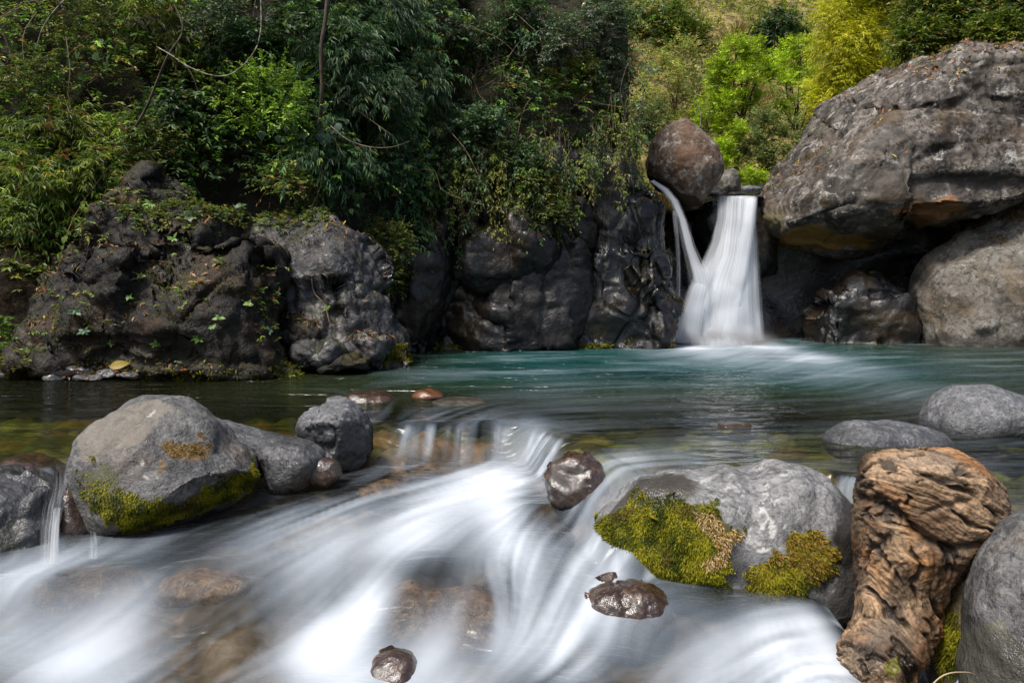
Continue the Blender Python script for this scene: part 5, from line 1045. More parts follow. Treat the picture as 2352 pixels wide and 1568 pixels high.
# ------------------------------------------------------------------ sunlit slope upstream
def far_ground(xd, yd):
    """where a sight line meets the far slope"""
    for Y in np.arange(20, 92, 0.25):
        p = at(xd, yd, Y)
        if p.z < float(farZ(np.array([p.x]), np.array([Y]))[0]): return p
    return at(xd, yd, 60)
def far_cover():
    rs = np.random.RandomState(55)
    n = 40000; X = rs.uniform(2.6, 40, n); Y = 22 + 52 * rs.rand(n) ** 1.2
    Z = farZ(X, Y); P = np.stack([X, Y, Z], 1); P[:, 2] += 0.8 * fbm(np.stack([X, Y, X * 0], 1) * 0.22, 4, 31) * sstep(22, 30, Y)
    D = to_d(P); ok = (D[:, 0] > 1310) & (D[:, 0] < 2480) & (D[:, 1] > -220); P, D = P[ok], D[ok]
    stream = (P[:, 1] < 27) & (np.abs(P[:, 0] - 6.6) < 1.6); P, D = P[~stream], D[~stream]
    cl = fbm(P * np.array([0.28, 0.28, 0.0]), 3, 61)
    grass = fbm(P * np.array([0.16, 0.16, 0.0]) + 9, 3, 62) + 0.25 * sstep(160, 40, D[:, 1]) * (np.abs(D[:, 0] - 1780) < 160) + 0.15 * ((D[:, 0] > 1640) & (D[:, 0] < 1760) & (D[:, 1] < 260))
    g = grass > 0.26
    # dry grass blades
    b = Bag(); q = P[g]; m = len(q)
    V, F, C = sprays(rs, q, rs.normal(0, .3, (m, 3)) + [0, -0.1, 1], rs.uniform(.2, .5, m), 7, .75, .045, 0.1, pick(rs, DRYP, m), 0.35, 0.12, .35)
    b.add(V, F, C); o = link("dry_grass", b.mesh("dry_grass", M_LEAF)); tag(o, "straw-coloured dry grass on the sunlit far slope", "grass", kind="stuff")
    b = Bag(); s = ~g
    q, c, d = P[s], cl[s], D[s]
    sh = sstep(-0.25, 0.35, c)[:, None]; m = len(q)
    q = q + np.concatenate([rs.normal(0, .25, (m, 2)), rs.uniform(0.0, 1.7, (m, 1)) * sh], 1)
    left = d[:, 0] + 40 * c < 1640
    for msk, pal in ((left, [(3, (0.17, 0.20, 0.05)), (2, (0.26, 0.25, 0.07)), (1.5, (0.34, 0.30, 0.09)), (.7, (0.34, 0.18, 0.06)), (1, (0.11, 0.14, 0.05))]), (~left, [(3, (0.24, 0.29, 0.045)), (2, (0.34, 0.34, 0.06)), (1.5, (0.15, 0.20, 0.04)), (1, (0.38, 0.30, 0.10))])):
        k = msk.sum()
        V, F, C = sprays(rs, q[msk], rs.normal(0, .5, (k, 3)) + [0, -0.3, .6], rs.uniform(.3, .7, k), 7, .20, .085, .1, pick(rs, pal, k) * (0.7 + 0.6 * sh[msk]), 0.9, .05)
        b.add(V, F, C)
    o = link("hill_scrub", b.mesh("hill_scrub", M_LEAF)); tag(o, "mixed olive scrub covering the sunlit far slope", "scrub", kind="stuff")
far_cover()
def tree(name, label, clumps, Y, kind, foot, seed, leafs=1.0, dens=.35, cat="tree", bark=None, r0=.06, group=None):
    """crown built of leafy clumps (xd, yd, radius m, depth offset), limbs running to each"""
    rs = np.random.RandomState(seed); base = np.array(at(foot[0], foot[1], Y + .2)); root = empty(name, base); tag(root, label, cat, group)
    b = Bag(); parts = []; fork = base + (np.mean([np.array(at(c[0], c[1], Y)) for c in clumps], 0) - base) * 0.42
    parts.append(tube(smooth_path([base, (base + fork) / 2 + rs.normal(0, .06, 3), fork], 8), np.linspace(r0, r0 * .75, 8), 7))
    for x, y, r, dy in clumps:
        c = np.array(at(x, y, Y + dy)); crown(rs, kind, r, c, b, dens * r / .5, (1, 1, .75), leafs=leafs)
        parts.append(tube(smooth_path([fork, (fork + c) / 2 + rs.normal(0, .12, 3), c + [0, 0, r * .3]], 7), np.linspace(r0 * .6, r0 * .15, 7), 5))
        for _ in range(3):
            e = c + unit(rs.normal(size=3)) * r * .8; parts.append(tube(np.array([c - [0, 0, r * .2], (c + e) / 2 + rs.normal(0, .04, 3), e]), np.array([r0 * .25, r0 * .15, r0 * .06]), 4))
    link("crown", b.mesh("crown", M_LEAF, base), root); V, F = join(parts); link("trunk", new_mesh("trunk", V - base, F, bark or M_BARK), root)
    return root
tree("lime_tree", "bright lime-green tree on the slope above the perched boulder", [(1690, 125, .62, 0), (1735, 112, .5, .3), (1655, 170, .55, .1), (1700, 185, .6, -.3), (1748, 165, .5, 0), (1640, 235, .55, 0), (1680, 250, .6, -.4), (1725, 235, .45, .3), (1628, 292, .45, 0), (1668, 305, .5, -.2), (1650, 200, .5, .4)], 26.5, 'lime', (1700, 420), 401, 1.0, .5, r0=.10)
tree("lime_tree", "lime-green feathery tree left of the yellow bamboo", [(1800, 150, .6, 0), (1840, 115, .6, .2), (1815, 200, .6, -.2), (1860, 170, .55, .3), (1790, 250, .5, 0), (1835, 240, .5, 0), (1880, 235, .45, 0)], 27.5, 'lime', (1830, 410), 402, .9, .4, r0=.07)
tree("sage_bush", "pale grey-green leafy bush above the waterfall's lip", [(1720, 320, .5, 0), (1765, 300, .5, .2), (1800, 330, .5, 0), (1740, 360, .5, -.2), (1785, 375, .45, -.2), (1700, 370, .4, 0), (1820, 300, .4, .3), (1755, 270, .4, .3)], 24.0, 'sage', (1760, 440), 403, .85, .6, cat="bush", r0=.035)
tree("low_bush", "small vivid green bush right behind the perched boulder", [(1655, 345, .35, 0), (1665, 375, .3, 0), (1690, 300, .3, .2)], 23.2, 'lime', (1665, 430), 404, .8, .8, cat="bush", r0=.02)
tree("low_bush", "small light green plant beside the giant boulder's foot", [(1712, 415, .22, 0), (1748, 425, .2, .3), (1728, 408, .2, .2)], 22.0, 'lime', (1728, 445), 405, .7, .8, cat="bush", r0=.012)
tree("yellow_bamboo", "tall feathery yellow bamboo behind the giant boulder", [(1930, 40, .7, 0), (1985, 20, .7, .2), (1920, 110, .7, 0), (1975, 95, .75, -.3), (2030, 70, .6, 0), (1915, 170, .55, 0), (1960, 165, .65, -.3), (1935, 220, .5, 0), (1985, 145, .5, -.2), (1900, 250, .4, 0), (1960, -50, .8, 0), (2040, -20, .7, .2), (1895, 205, .4, .1)], 23.5, 'feather', (1960, 330), 406, .85, .75, cat="bamboo", r0=.04)
tree("dark_tree", "small dark green tree on the slope beyond the lime tree", [(1790, 60, .75, 0), (1818, 85, .7, .2), (1770, 85, .6, 0), (1800, 110, .6, -.3)], 36, 'dark', (1800, 175), 407, 1.7, .5, r0=.08)
tree("scrub_tree", "grey-brown scrub tree left of the perched boulder on the slope", [(1520, 170, .9, 0), (1570, 140, 1., .4), (1545, 230, .9, 0), (1600, 215, .9, .5), (1490, 230, .8, 0), (1580, 285, .8, -.3), (1520, 290, .8, 0)], 31, 'scrub', (1560, 360), 408, 1.3, .5, r0=.07)
tree("scrub_tree", "olive scrub tree on the far slope near the cliff rim", [(1480, 60, 1., 0), (1540, 60, 1.1, .3), (1510, 110, 1., 0), (1580, 90, .9, .2)], 37, 'ygreen', (1530, 190), 409, 1.8, .45, r0=.07)
tree("scrub_tree", "bright green rounded tree high on the far slope", [(1590, 70, .8, 0), (1625, 85, .8, .2), (1608, 110, .7, 0)], 43, 'bright', (1608, 150), 410, 2.0, .5, r0=.07)
tree("scrub_tree", "olive scrub patch at the head of the dry grass slope", [(1700, 30, 1.2, 0), (1650, 20, 1.2, .4), (1745, 30, 1., 0)], 52, 'olive', (1700, 70), 411, 2.4, .45, r0=.08)
tree("scrub_tree", "dense green scrub left of the perched boulder's top", [(1450, 330, .5, 0), (1470, 300, .5, .3), (1500, 270, .5, 0)], 24.5, 'sage', (1450, 420), 412, 1.1, .7, r0=.04)
for i, (x, y, r, kd, Y, lab) in enumerate([(2130, 50, .8, 'olive', 20.6, "olive-green bush right of the yellow bamboo"), (2150, 25, 1.0, 'olive', 20.8, "leafy green bush above the giant boulder's crest"), (2230, 50, .9, 'olive', 20.4, "dense green bush at the top right over the giant boulder"),
    (2310, 30, .9, 'dark', 20.2, "dark bush in the top right corner"), (2110, 100, .55, 'olive', 20.0, "low bush sitting on the giant boulder's shoulder"), (2200, -40, 1.1, 'dark', 21.5, "dark high bush at the frame's top above the giant boulder"), (2390, 70, .8, 'dark', 19.6, "shaded bush at the right edge over the giant boulder"), (2110, -40, 1.0, 'olive', 22.5, "tall olive bush behind the yellow bamboo"), (2290, 85, .5, 'olive', 19.4, "low leafy bush on the leaf litter atop the giant boulder")]):
    c = np.array(at(x, y, Y)); shrub("shrub", lab, c, r, kd, c + [0, .4, -r - .6], 430 + i, dens=1.5, squash=(1.1, .8, .8), leafs=1.15, r0=.03)
# bare pale branches on the far slope
def bare(name, label, pts, seed, r=.02):
    rs = np.random.RandomState(seed); P = smooth_path([np.array(at(*p)) for p in pts], 14); parts = [tube(P, np.linspace(r, r * .3, 14), 5)]
    for i in (4, 6, 8, 10, 12):
        d = unit(P[i] - P[i - 1] + rs.normal(0, .05, 3)); e = P[i] + unit(d + rs.normal(0, .7, 3)) * rs.uniform(.5, 1.1); parts.append(tube(np.array([P[i], (P[i] + e) / 2 + rs.normal(0, .05, 3), e]), np.array([r * .5, r * .3, r * .12]), 4))
    V, F = join(parts); base = P[0]; tag(link(name, new_mesh(name, V - base, F, M_PBARK), None, base), label, "branch")
bare("bare_branch", "pale bare branch arching out of the sage bush", [(1830, 400, 23.3), (1860, 330, 23.2), (1880, 280, 23.2), (1850, 240, 23.3), (1815, 215, 23.4)], 1, .016)
bare("bare_branch", "pale leafless branches left of the lime tree", [(1600, 330, 25), (1610, 270, 25), (1600, 220, 25), (1620, 170, 25)], 2, .018)
bare("bare_branch", "grey leaning dead trunk high on the far slope", [(1700, 5, 44), (1760, 30, 44), (1810, 50, 44), (1840, 65, 44)], 3, .06)
bare("bare_branch", "thin pale sapling left of the perched boulder", [(1460, 340, 19.8), (1468, 270, 19.8), (1480, 210, 19.9), (1500, 160, 20)], 4, .02)
# ------------------------------------------------------------------ moss, litter and small plants on the rocks
def sample(key, n, rs, mask=None):
    """random surface points on a finished rock: positions, normals, photograph coordinates"""
    V, F, N, o = ROCKS[key]
    A = np.linalg.norm(np.cross(V[F[:, 1]] - V[F[:, 0]], V[F[:, 2]] - V[F[:, 0]]), axis=1)
    C = V[F].mean(1); CN = unit(N[F].mean(1)); D = to_d(C); vis = (CN * unit(C - np.array([0, 0, CAM_H]))).sum(1) < 0.25
    w = A * vis
    if mask is not None: w = w * mask(C, CN, D)
    if w.sum() == 0: return np.zeros((0, 3)), np.zeros((0, 3)), np.zeros((0, 2))
    i = rs.choice(len(F), n, p=w / w.sum()); r1, r2 = np.sqrt(rs.rand(n, 1)), rs.rand(n, 1)
    P = V[F[i, 0]] * (1 - r1) + V[F[i, 1]] * r1 * (1 - r2) + V[F[i, 2]] * r1 * r2
    return P, CN[i], to_d(P)
def blades(P, N, rs, ll, lw, cols, droop=0.7, nrm=0.55):
    n = len(P); d = unit(N * nrm + np.array([0, -0.1, -1.0]) * droop + rs.normal(0, .35, (n, 3))); w = unit(np.cross(d, N + rs.normal(0, .3, (n, 3))))
    l = ll * rs.uniform(.4, 1.3, (n, 1)) * (1 + .5 * fbm(P * 12, 2, 5)[:, None]); b = lw * rs.uniform(.7, 1.3, (n, 1)); m = P + d * l * .5 + N * l * .12
    V = np.stack([P - N * .004 - w * b * .5, P - N * .004 + w * b * .5, m + w * b * .45, P + d * l, m - w * b * .45], 1).reshape(-1, 3)
    q = np.arange(n)[:, None] * 5; F = np.concatenate([q + [0, 1, 2], q + [0, 2, 4], q + [4, 2, 3]], 1).reshape(-1, 3)
    return V, F, np.repeat(cols, 5, 0)
def ragged(D, poly, seed, a=14):
    j = a * np.stack([fbm(np.c_[D / 45.0, D[:, :1] * 0], 3, seed), fbm(np.c_[D / 45.0, D[:, :1] * 0 + 7], 3, seed + 1)], 1)
    return in_poly(D + j, poly)
def fringe(poly, seed, a=44):
    return lambda C, N, D: (ragged(D, poly, seed + 3, a) & ~ragged(D, poly, seed, 6)) * (fbm(C * 14, 3, seed) > .02)
def moss_on(key, jobs, seed):
    rs = np.random.RandomState(seed); b = Bag()
    for n, mask, ll, lw, colf, dr in jobs:
        P, N, D = sample(key, n, rs, mask)
        if len(P): b.add(*blades(P, N, rs, ll, lw, colf(P, D, rs), dr))
    o = ROCKS[key][3]; base = np.array(o.location)
    m = link("moss", b.mesh("moss", M_MOSS, base), o); m["kind"] = "stuff"
def mosscol(P, D, rs):
    v = fbm(P * 9, 3, 3)[:, None]; t_ = sstep(-.4, .4, v + rs.normal(0, .18, (len(P), 1)))
    c = np.array([0.045, 0.060, 0.008]) * (1 - t_) + np.array([0.285, 0.265, 0.018]) * t_
    br = sstep(.1, .5, fbm(P * 5 + 3, 3, 8))[:, None]; c = c * (1 - .6 * br) + np.array([0.10, 0.065, 0.02]) * .6 * br
    return c * rs.uniform(.6, 1.3, (len(P), 1))
PALE_M = [Z3(*p) for p in [(860, 470), (980, 470), (1045, 510), (1060, 575), (1180, 555), (1200, 600), (1095, 720), (1085, 800), (900, 830), (1000, 700), (980, 620), (880, 560)]]
def moss12(P, D, rs):
    c = mosscol(P, D, rs); m = ragged(D, PALE_M, 41, 12)[:, None] & (rs.rand(len(P), 1) < .85)
    q = pick(rs, [(3, (0.42, 0.28, 0.13)), (2, (0.30, 0.17, 0.04)), (2, (0.55, 0.42, 0.25)), (1, (0.16, 0.13, 0.02))], len(P))
    return np.where(m, q, c)
def moss12b(P, D, rs):
    c = mosscol(P, D, rs); q = pick(rs, [(3, (0.28, 0.17, 0.03)), (2, (0.24, 0.20, 0.02)), (1, (0.34, 0.22, 0.08))], len(P)); m = rs.rand(len(P), 1) < .6 * sstep(1330, 1260, D[:, 1])[:, None] + .15
    return np.where(m, q, c)
moss_on("F12", [(1500, fringe(F12_MOSS, 6), .018, .006, moss12, .5), (900, fringe(F12_MOS2, 7), .018, .006, moss12b, .5), (24000, lambda C, N, D: ragged(D, F12_MOSS, 6, 24) * 1.0, .028, .0058, moss12, .75), (12000, lambda C, N, D: ragged(D, F12_MOS2, 7, 24) * 1.0, .034, .0058, moss12b, .7)], 5)
moss_on("F1", [(1800, fringe(F1_MOSS, 2), .014, .005, mosscol, .5), (7000, lambda C, N, D: (ragged(D, F1_MOSS, 2) & (D[:, 0] > 430)) * 1.0, .028, .006, mosscol, .7), (6000, lambda C, N, D: (ragged(D, F1_MOSS, 2) & (D[:, 0] <= 430)) * sstep(1080, 1200, D[:, 1]), .020, .006, mosscol, .7),
    (1100, lambda C, N, D: (ragged(D, F1_RUST, 3) | ragged(D, F1_SPOT, 3, 5)) * 1.0, .011, .006, lambda P, D, rs: pick(rs, [(2, (0.26, 0.14, 0.02)), (1, (0.18, 0.09, 0.02)), (1, (0.22, 0.17, 0.03))], len(P)), .3)], 6)
moss_on("F14b", [(1500, lambda C, N, D: in_poly(D, [(2150, 1420), (2200, 1400), (2210, 1540), (2160, 1560)]) * 1.0, .03, .006, lambda P, D, rs: mosscol(P, D, rs) * .7, .7)], 7)
_mz = lambda z0, z1: (lambda C, N, D: (sstep(z0, z1, C[:, 2]) * sstep(z1 + .25, z1, C[:, 2])) * (fbm(C * 1.6, 3, 8) > 0.02))
moss_on("R1", [(5200, lambda C, N, D: ((fbm(C * 1.4, 3, 9) + .25 * N[:, 2]) > .22) * 1.0, .05, .014, lambda P, D, rs: mosscol(P, D, rs) * .42, .5), (1500, _mz(-.05, .1), .05, .014, mosscol, .5)], 8)
moss_on("R1b", [(1800, _mz(-.05, .08), .05, .014, mosscol, .5), (900, lambda C, N, D: (in_poly(D, [(565, 800), (610, 790), (620, 830), (575, 845)]) | in_poly(D, [(590, 850), (690, 848), (690, 864), (590, 864)])) * 1.0, .05, .012, mosscol, .4)], 9)
moss_on("R2", [(1300, lambda C, N, D: in_poly(D + 10 * pn(C * 3, 2)[:, None], [(870, 800), (930, 790), (975, 800), (978, 835), (880, 835)]) * (fbm(C * 3, 2, 3) > -.05), .05, .014, mosscol, .5), (900, lambda C, N, D: ((fbm(C * 1.8, 3, 19) + .2 * N[:, 2]) > .30) * 1.0, .04, .014, lambda P, D, rs: mosscol(P, D, rs) * .5, .5)], 10)
for k_, z0, z1 in (("RC0", -.05, .14), ("RC2", -.05, .12), ("RW1", -.05, .12)):
    moss_on(k_, [(2000, lambda C, N, D, z0=z0, z1=z1: sstep(z0, z0 + .03, C[:, 2]) * sstep(z1 + .12 * (fbm(C * 2, 2, 4) + .4), z1 - .05, C[:, 2]), .05, .016, lambda P, D, rs: mosscol(P, D, rs) * 1.1, .5)], 11)
moss_on("R4", [(3500, lambda C, N, D: ((np.abs(D[:, 0] - 1285) < 14 + 10 * pn(C * 2, 5)) & (D[:, 1] > 380) & (D[:, 1] < 620) | (fbm(C * 1.5, 3, 29) > .34)) * 1.0, .09, .02, lambda P, D, rs: pick(rs, [(2, (0.09, 0.075, 0.012)), (1, (0.13, 0.09, 0.02)), (2, (0.05, 0.04, 0.012))], len(P)), .9)], 12)
moss_on("R3", [(2600, lambda C, N, D: ((D[:, 0] < 990) & (D[:, 1] < 620) | (D[:, 1] < 440)) * (fbm(C * 1.5, 3, 30) > -.05), .08, .02, lambda P, D, rs: mosscol(P, D, rs) * .6, .9)], 13)
moss_on("R7", [(1800, lambda C, N, D: (fbm(C * np.array([1.1, 1.1, 2.2]), 3, 33) > .42) * 1.0, .05, .02, lambda P, D, rs: pick(rs, [(2, (0.09, 0.06, 0.014)), (1, (0.14, 0.10, 0.03)), (1, (0.05, 0.04, 0.014))], len(P)), .6)], 14)
moss_on("R8", [(2200, lambda C, N, D: in_poly(D + 12 * pn(C * 2, 3)[:, None], [(2190, 540), (2360, 430), (2360, 530), (2300, 560), (2250, 540), (2200, 560)]) * (fbm(C * 1.5, 2, 3) > -.1), .07, .016, lambda P, D, rs: pick(rs, [(2, (0.20, 0.11, 0.03)), (1, (0.12, 0.09, 0.02)), (1, (0.30, 0.19, 0.08))], len(P)), .5)], 15)
# fallen leaves
def litter(name, label, jobs, seed):
    rs = np.random.RandomState(seed); b = Bag()
    for key, n, mask, ll in jobs:
        P, N, D = sample(key, n, rs, mask)
        if not len(P): continue
        m = len(P); d = unit(np.cross(N, rs.normal(size=(m, 3))) + .25 * N); w = unit(np.cross(d, N) + rs.normal(0, .25, (m, 3))); l = ll * rs.uniform(.5, 1.3, (m, 1))
        P = P + N * .012; c = P + d * l * .5 + N * l * .10
        V = np.stack([P, c - w * l * .16, P + d * l, c + w * l * .16], 1).reshape(-1, 3); q = np.arange(m)[:, None] * 4
        b.add(V, np.concatenate([q + [0, 1, 2], q + [0, 2, 3]], 1).reshape(-1, 3), np.repeat(pick(rs, [(3, (0.23, 0.13, 0.07)), (2, (0.33, 0.21, 0.12)), (2, (0.13, 0.07, 0.035)), (1, (0.30, 0.10, 0.04)), (.4, (0.38, 0.30, 0.06))], m), 4, 0))
    tag(link(name, b.mesh(name, M_LITTER)), label, "leaf litter", kind="stuff")
_up = lambda k, s, thr=.12: (lambda C, N, D: np.clip(N[:, 2] - k, 0, 1) * (fbm(C * 1.3, 3, s) > thr))
litter("leaf_litter", "brown fallen leaves lying on the left bank's rocks", [("R1", 620, _up(.25, 4), .09), ("R1b", 260, _up(.25, 5), .08), ("R2", 110, _up(.35, 6, .1), .09), ("RB3", 90, _up(.2, 7, -.2), .10), ("RB0", 40, _up(.2, 8, -.2), .08)] + [("SH%d" % i, 26, _up(.1, 9, -.5), .08) for i in range(12)], 3)
litter("leaf_litter", "brown leaf litter on the giant boulder's top", [("R7", 900, lambda C, N, D: np.clip(N[:, 2] - .3, 0, 1) * ((D[:, 1] < 190) | (fbm(C * .9, 3, 6) > .3)), .13)], 4)
litter("leaf_litter", "pale needle litter scattered over the ledge boulder", [("R8", 260, lambda C, N, D: in_poly(D, [(2120, 600), (2250, 540), (2300, 640), (2200, 760), (2130, 740)]) * 1.0, .05)], 5)
def rock_plants():
    rs = np.random.RandomState(91); b = Bag()
    for key, n, mask, pal, ll in [("R1", 420, lambda C, N, D: (D[:, 1] < 520 + 60 * pn(C * 1.2, 3)) * (fbm(C * 1.5, 3, 71) > -.05) * (N[:, 2] > -.2), MIX, .07), ("R1", 260, lambda C, N, D: (fbm(C * 1.7, 3, 72) > .30) * (N[:, 2] > 0), YGREEN, .055), ("R2", 240, lambda C, N, D: ((D[:, 1] < 520 + 40 * pn(C * 1.2, 3)) & (D[:, 0] < 760)) * 1.0, MIX, .07),
            ("R1b", 70, lambda C, N, D: (fbm(C * 2.0, 3, 73) > .25) * (N[:, 2] > 0), YGREEN, .05), ("EB", 330, lambda C, N, D: (fbm(C * 1.6, 3, 74) > .12) * 1.0, YGREEN, .07), ("EB", 160, lambda C, N, D: (D[:, 1] < 640) * 1.0, OLIVE, .09), ("R3", 300, lambda C, N, D: ((D[:, 0] < 985) & (D[:, 1] < 680) | (D[:, 1] < 430)) * (fbm(C * 1.4, 3, 75) > -.05), MIX, .09),
            ("R4", 120, lambda C, N, D: ((D[:, 1] < 400) | (D[:, 0] > 1420) & (D[:, 1] < 440)) * (fbm(C * 1.4, 3, 76) > .05), MIX, .08), ("R7", 60, lambda C, N, D: (D[:, 1] < 160) * (N[:, 2] > .4), DRYP, .12), ("R3b", 26, lambda C, N, D: (D[:, 1] < 520) * 1.0, MIX, .07)]:
        P, N, D = sample(key, n, rs, mask)
        if not len(P): continue
        m = len(P); V, F, C = sprays(rs, P - N * .02, N + rs.normal(0, .5, (m, 3)) + [0, -.2, .3], rs.uniform(.06, .22, m), 7, ll, ll * .45, .3, pick(rs, pal, m) * 1.1, .9, .2); b.add(V, F, C)
    tag(link("rock_plants", b.mesh("rock_plants", M_LEAF)), "small leafy ground plants rooted over the bank rocks", "plants", kind="stuff")
rock_plants()
def surf(xd, yd, keys):
    best = None
    for k in keys:
        V, F, N, o = ROCKS[k]; D = to_d(V); m = np.hypot(D[:, 0] - xd, D[:, 1] - yd); i = np.argsort(m)[:12]; i = i[np.argmin(V[i, 1])]
        if m[i] < 25 and (best is None or V[i, 1] < best[0][1]): best = (V[i], N[i])
    return best or (np.array(at(xd, yd, 11)), np.array([0, -1, .3]))
# single leaves as shared meshes
def leaf_mesh(name, heart, col, mat):
    t_ = np.linspace(0, 1, 7); w = (np.sin(np.pi * np.clip(t_, 0, 1) ** (.55 if heart else .8)) * (.42 if heart else .24)); bend = -.22 * t_ ** 2
    L = np.stack([-w, t_, bend + .10 * w], 1); R = np.stack([w, t_, bend + .10 * w], 1); M = np.stack([0 * w, t_, bend], 1)
    if heart: L[0] = (-.12, -.10, .02); R[0] = (.12, -.10, .02)
    V = np.concatenate([L, M, R]); F = []
    for i in range(6): F += [(i, 7 + i, 8 + i, 1 + i), (7 + i, 14 + i, 15 + i, 8 + i)]
    rs = np.random.RandomState(1); C = np.tile(col, (21, 1)) * (1 + .25 * (np.abs(V[:, :1]) * 3 - .4))
    return new_mesh(name, V, np.array(F), mat, True, {"col": C})
LM = {'seed': leaf_mesh("seedling_leaf", False, (0.12, 0.24, 0.03), M_LEAF), 'seedb': leaf_mesh("seedling_leaf_blue", False, (0.05, 0.12, 0.06), M_LEAF), 'heart': leaf_mesh("heart_leaf", True, (0.045, 0.10, 0.022), M_LEAF), 'hearty': leaf_mesh("yellow_heart_leaf", True, (0.36, 0.30, 0.02), M_LEAF),
      'heartl': leaf_mesh("light_heart_leaf", True, (0.13, 0.22, 0.025), M_LEAF), 'big': leaf_mesh("arum_leaf", True, (0.022, 0.055, 0.030), M_LEAF), 'gloss': leaf_mesh("glossy_oval_leaf", False, (0.08, 0.16, 0.05), M_GLOSS), 'goldl': leaf_mesh("gold_leaf", False, (0.34, 0.24, 0.02), M_LEAF)}
def place_leaf(kind, parent, pos, direction, size, rs, face=(0, -1, .6)):
    o = bpy.data.objects.new("leaf", LM[kind]); COL.objects.link(o); o.parent = parent
    y = Vector(direction).normalized(); z = (Vector(face) + Vector(rs.normal(0, .35, 3))); z = (z - y * z.dot(y)).normalized(); x = y.cross(z)
    from mathutils import Matrix
    o.matrix_local = Matrix(((x.x * size, y.x * size, z.x * size, pos[0]), (x.y * size, y.y * size, z.y * size, pos[1]), (x.z * size, y.z * size, z.z * size, pos[2]), (0, 0, 0, 1)))
    return o
def stalk(parent, pts, r, mat=None):
    V, F = tube(np.array(pts), np.linspace(r, r * .6, len(pts)), 4); return link("stem", new_mesh("stem", V, F, mat or M_BARK), parent)
SEED = [(508, 738, 'seed', .16, "bright green seedling on the crown of the low hump"), (498, 762, 'seed', .15, "pale green seedling just below the hump's crown seedling"), (460, 792, 'seed', .20, "star-shaped bright seedling low on the rock hump"), (405, 775, 'seedb', .18, "blue-green seedling left of the star-shaped one"),
    (572, 708, 'heartl', .15, "round-leaved seedling on the outcrop's right shoulder"), (180, 720, 'seedb', .20, "blue-green seedling on the earth bank below the yellow bushes"), (205, 765, 'seedb', .18, "grey-green seedling low on the left earth bank"), (120, 760, 'seed', .17, "drooping light green seedling by the fern"),
    (365, 795, 'seed', .15, "small green seedling at the outcrop's foot among red leaves"), (265, 800, 'seed', .13, "tiny green seedling above the shore stones"), (400, 560, 'seed', .17, "green seedling high on the outcrop's ridge"), (300, 690, 'seed', .13, "small seedling in the middle of the dark outcrop"),
    (330, 640, 'seed', .13, "light green seedling by the outcrop's leaf pile"), (622, 770, 'seedb', .16, "blue-green seedling at the right foot of the hump"), (752, 712, 'seed', .15, "thin green seedling on the grey slab's face"), (348, 480, 'seed', .22, "leafy light green seedling near the outcrop's top"),
    (438, 510, 'heart', .18, "dark green seedling on top of the outcrop"), (570, 470, 'heart', .20, "green seedling beside the black cleft")]
for i, (x, y, kd, sz, lab) in enumerate(SEED):
    rs = np.random.RandomState(600 + i); p, n = surf(x, y, ["R1", "R1b", "R2", "RB0", "EB"]); root = empty("seedling", p); tag(root, lab, "seedling"); h = np.array([0, -.05, .07]) + .03 * n
    stalk(root, [(0, 0, 0), h * .5, h], .004)
    for a in np.arange(6) * 1.05 + rs.rand(): place_leaf(kd, root, h * rs.uniform(.6, 1), (math.cos(a), -.35 + .3 * math.sin(a), .55 * math.sin(a) - .05), sz * .50 * rs.uniform(.5, 1.25), rs)
# broad-leaved climbers: each large leaf its own part
BROAD = [("vine_plant", [(162, 137), (211, 106), (243, 141), (225, 120), (196, 150), (250, 165), (180, 120)], 'heart', .30, .75, "large-leaved climber in the upper left slope"),
  ("vine_plant", [(600, 300), (640, 312), (733, 308), (750, 275), (765, 300), (700, 325), (745, 335), (780, 285)], 'big', .34, .9, "blue-green arum with big leaves under the lime-green shrub"),
  ("vine_plant", [(955, 310), (962, 335), (950, 365), (968, 350), (945, 395), (985, 375), (955, 420), (990, 410), (1005, 440), (965, 440)], 'heart', .24, .85, "climber with round leaves and yellow ones by the bamboo"),
  ("vine_plant", [(205, 378), (225, 372), (240, 385), (215, 400), (190, 390), (250, 405)], 'heartl', .26, .75, "light green round-leaved climber among the yellow bushes"),
  ("vine_plant", [(150, 545), (160, 565), (175, 585), (155, 590), (190, 600), (200, 615), (140, 580), (168, 605), (215, 590)], 'heartl', .20, .9, "light green heart-leaved plant on the earth bank's rim"),
  ("vine_plant", [(760, 400), (775, 430), (790, 410), (770, 455), (800, 440), (820, 470)], 'heart', .24, .8, "round-leaved climber above the sloping slab"),
  ("vine_plant", [(1130, 455), (1150, 465), (1110, 440), (1165, 440), (1140, 480)], 'heartl', .22, .95, "small round-leaved climber over the cliff bulge"),
  ("vine_plant", [(60, 700), (75, 715), (90, 700), (70, 735), (85, 745), (100, 720)], 'heartl', .20, .3, "round-leaved creeper on the left earth wall"),
  ("glossy_plant", [(1450, 95), (1435, 105), (1465, 100), (1478, 90), (1470, 120), (1485, 135), (1440, 88), (1490, 105)], 'gloss', .30, 1.2, "pale glossy-leaved sprig against the sunlit slope"),
  ("glossy_plant", [(1395, 290), (1420, 285), (1440, 300), (1460, 290), (1475, 310), (1410, 270), (1450, 275), (1490, 300), (1470, 330), (1430, 320)], 'gloss', .34, .9, "dark broad-leaved sprig left of the perched boulder"),
  ("glossy_plant", [(1390, 10), (1410, 0), (1375, 5), (1400, 25), (1360, -5), (1425, 15)], 'gloss', .30, 1.2, "bright oval leaves hanging at the top of the cliff rim")]
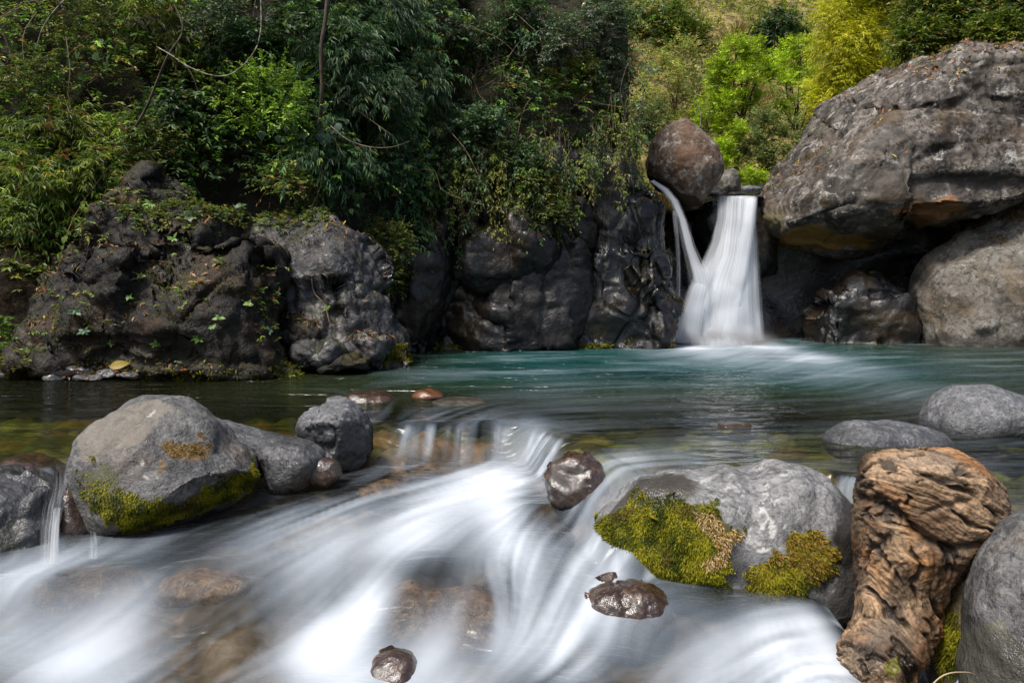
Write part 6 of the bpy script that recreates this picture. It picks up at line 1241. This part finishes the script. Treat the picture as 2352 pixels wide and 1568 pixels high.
for i, (nm, pts, kd, sz, off, lab) in enumerate(BROAD):
    rs = np.random.RandomState(700 + i); c0, b0 = bank_at(*np.mean(pts, 0), off * .8); root = empty(nm, c0 + [0, .25, -.1]); tag(root, lab, "climbing plant" if nm == "vine_plant" else "leafy sprig"); org = np.array(root.location)
    pts = pts + [(q[0] + rs.normal(0, 16), q[1] + rs.normal(0, 16)) for q in pts]
    for j, q in enumerate(pts):
        p = np.array(at(q[0], q[1], c0[1] + rs.uniform(-.12, .25))) - org
        k2 = 'hearty' if kd.startswith('heart') and rs.rand() < .09 else kd
        place_leaf(k2, root, p, (rs.normal(0, .5), -.25, -.75 + rs.normal(0, .3)), sz * .40 * rs.uniform(.6, 1.3), rs, (0, -1, .5))
        if j % 2 == 0: stalk(root, [(0, 0, 0), p * .55 + [0, -.02, .12], p], .006)
# ferns at the left edge
for i, (x, y, lab) in enumerate([(30, 735, "bright fern frond cluster at the left edge"), (20, 790, "broad light green fern above the shore stones")]):
    rs = np.random.RandomState(800 + i); base = np.array(at(x - 30, y + 25, 10.7)); root = empty("fern", base); tag(root, lab, "fern")
    for a in np.linspace(-.5, 1.5, 6):
        b = Bag(); L = .42 * rs.uniform(.8, 1.15); dr = np.array([[math.cos(a), -.35, math.sin(a) * .8 + .25]])
        for sg in (0, 1):
            V, F, C = sprays(rs, np.zeros((1, 3)), dr, L, 30, .10, .022, .45, np.array([[0.13, 0.24, 0.03]]), 1.15, .1, .06); b.add(V, F, C)
        link("frond", b.mesh("frond", M_LEAF), root)
# loose single leaves worth naming
for x, y, Y, kd, lab, sz in [(1497, 1181, 4.42, 'goldl', "orange dead leaf lying on the moss of the grey boulder", .07), (255, 848, 10.35, 'goldl', "yellow fallen leaf spray on the shore stones", .26)]:
    rs = np.random.RandomState(int(x)); p, n = surf(x, y, ["F12"]) if x > 1000 else (np.array(at(x, y, Y)), np.array([0, -.3, 1])); root = empty("fallen_leaf", p + n * .03); tag(root, lab, "leaf"); place_leaf(kd, root, (-.02, 0, 0), (1, .1, -.25 if x > 1000 else .3), sz, rs)
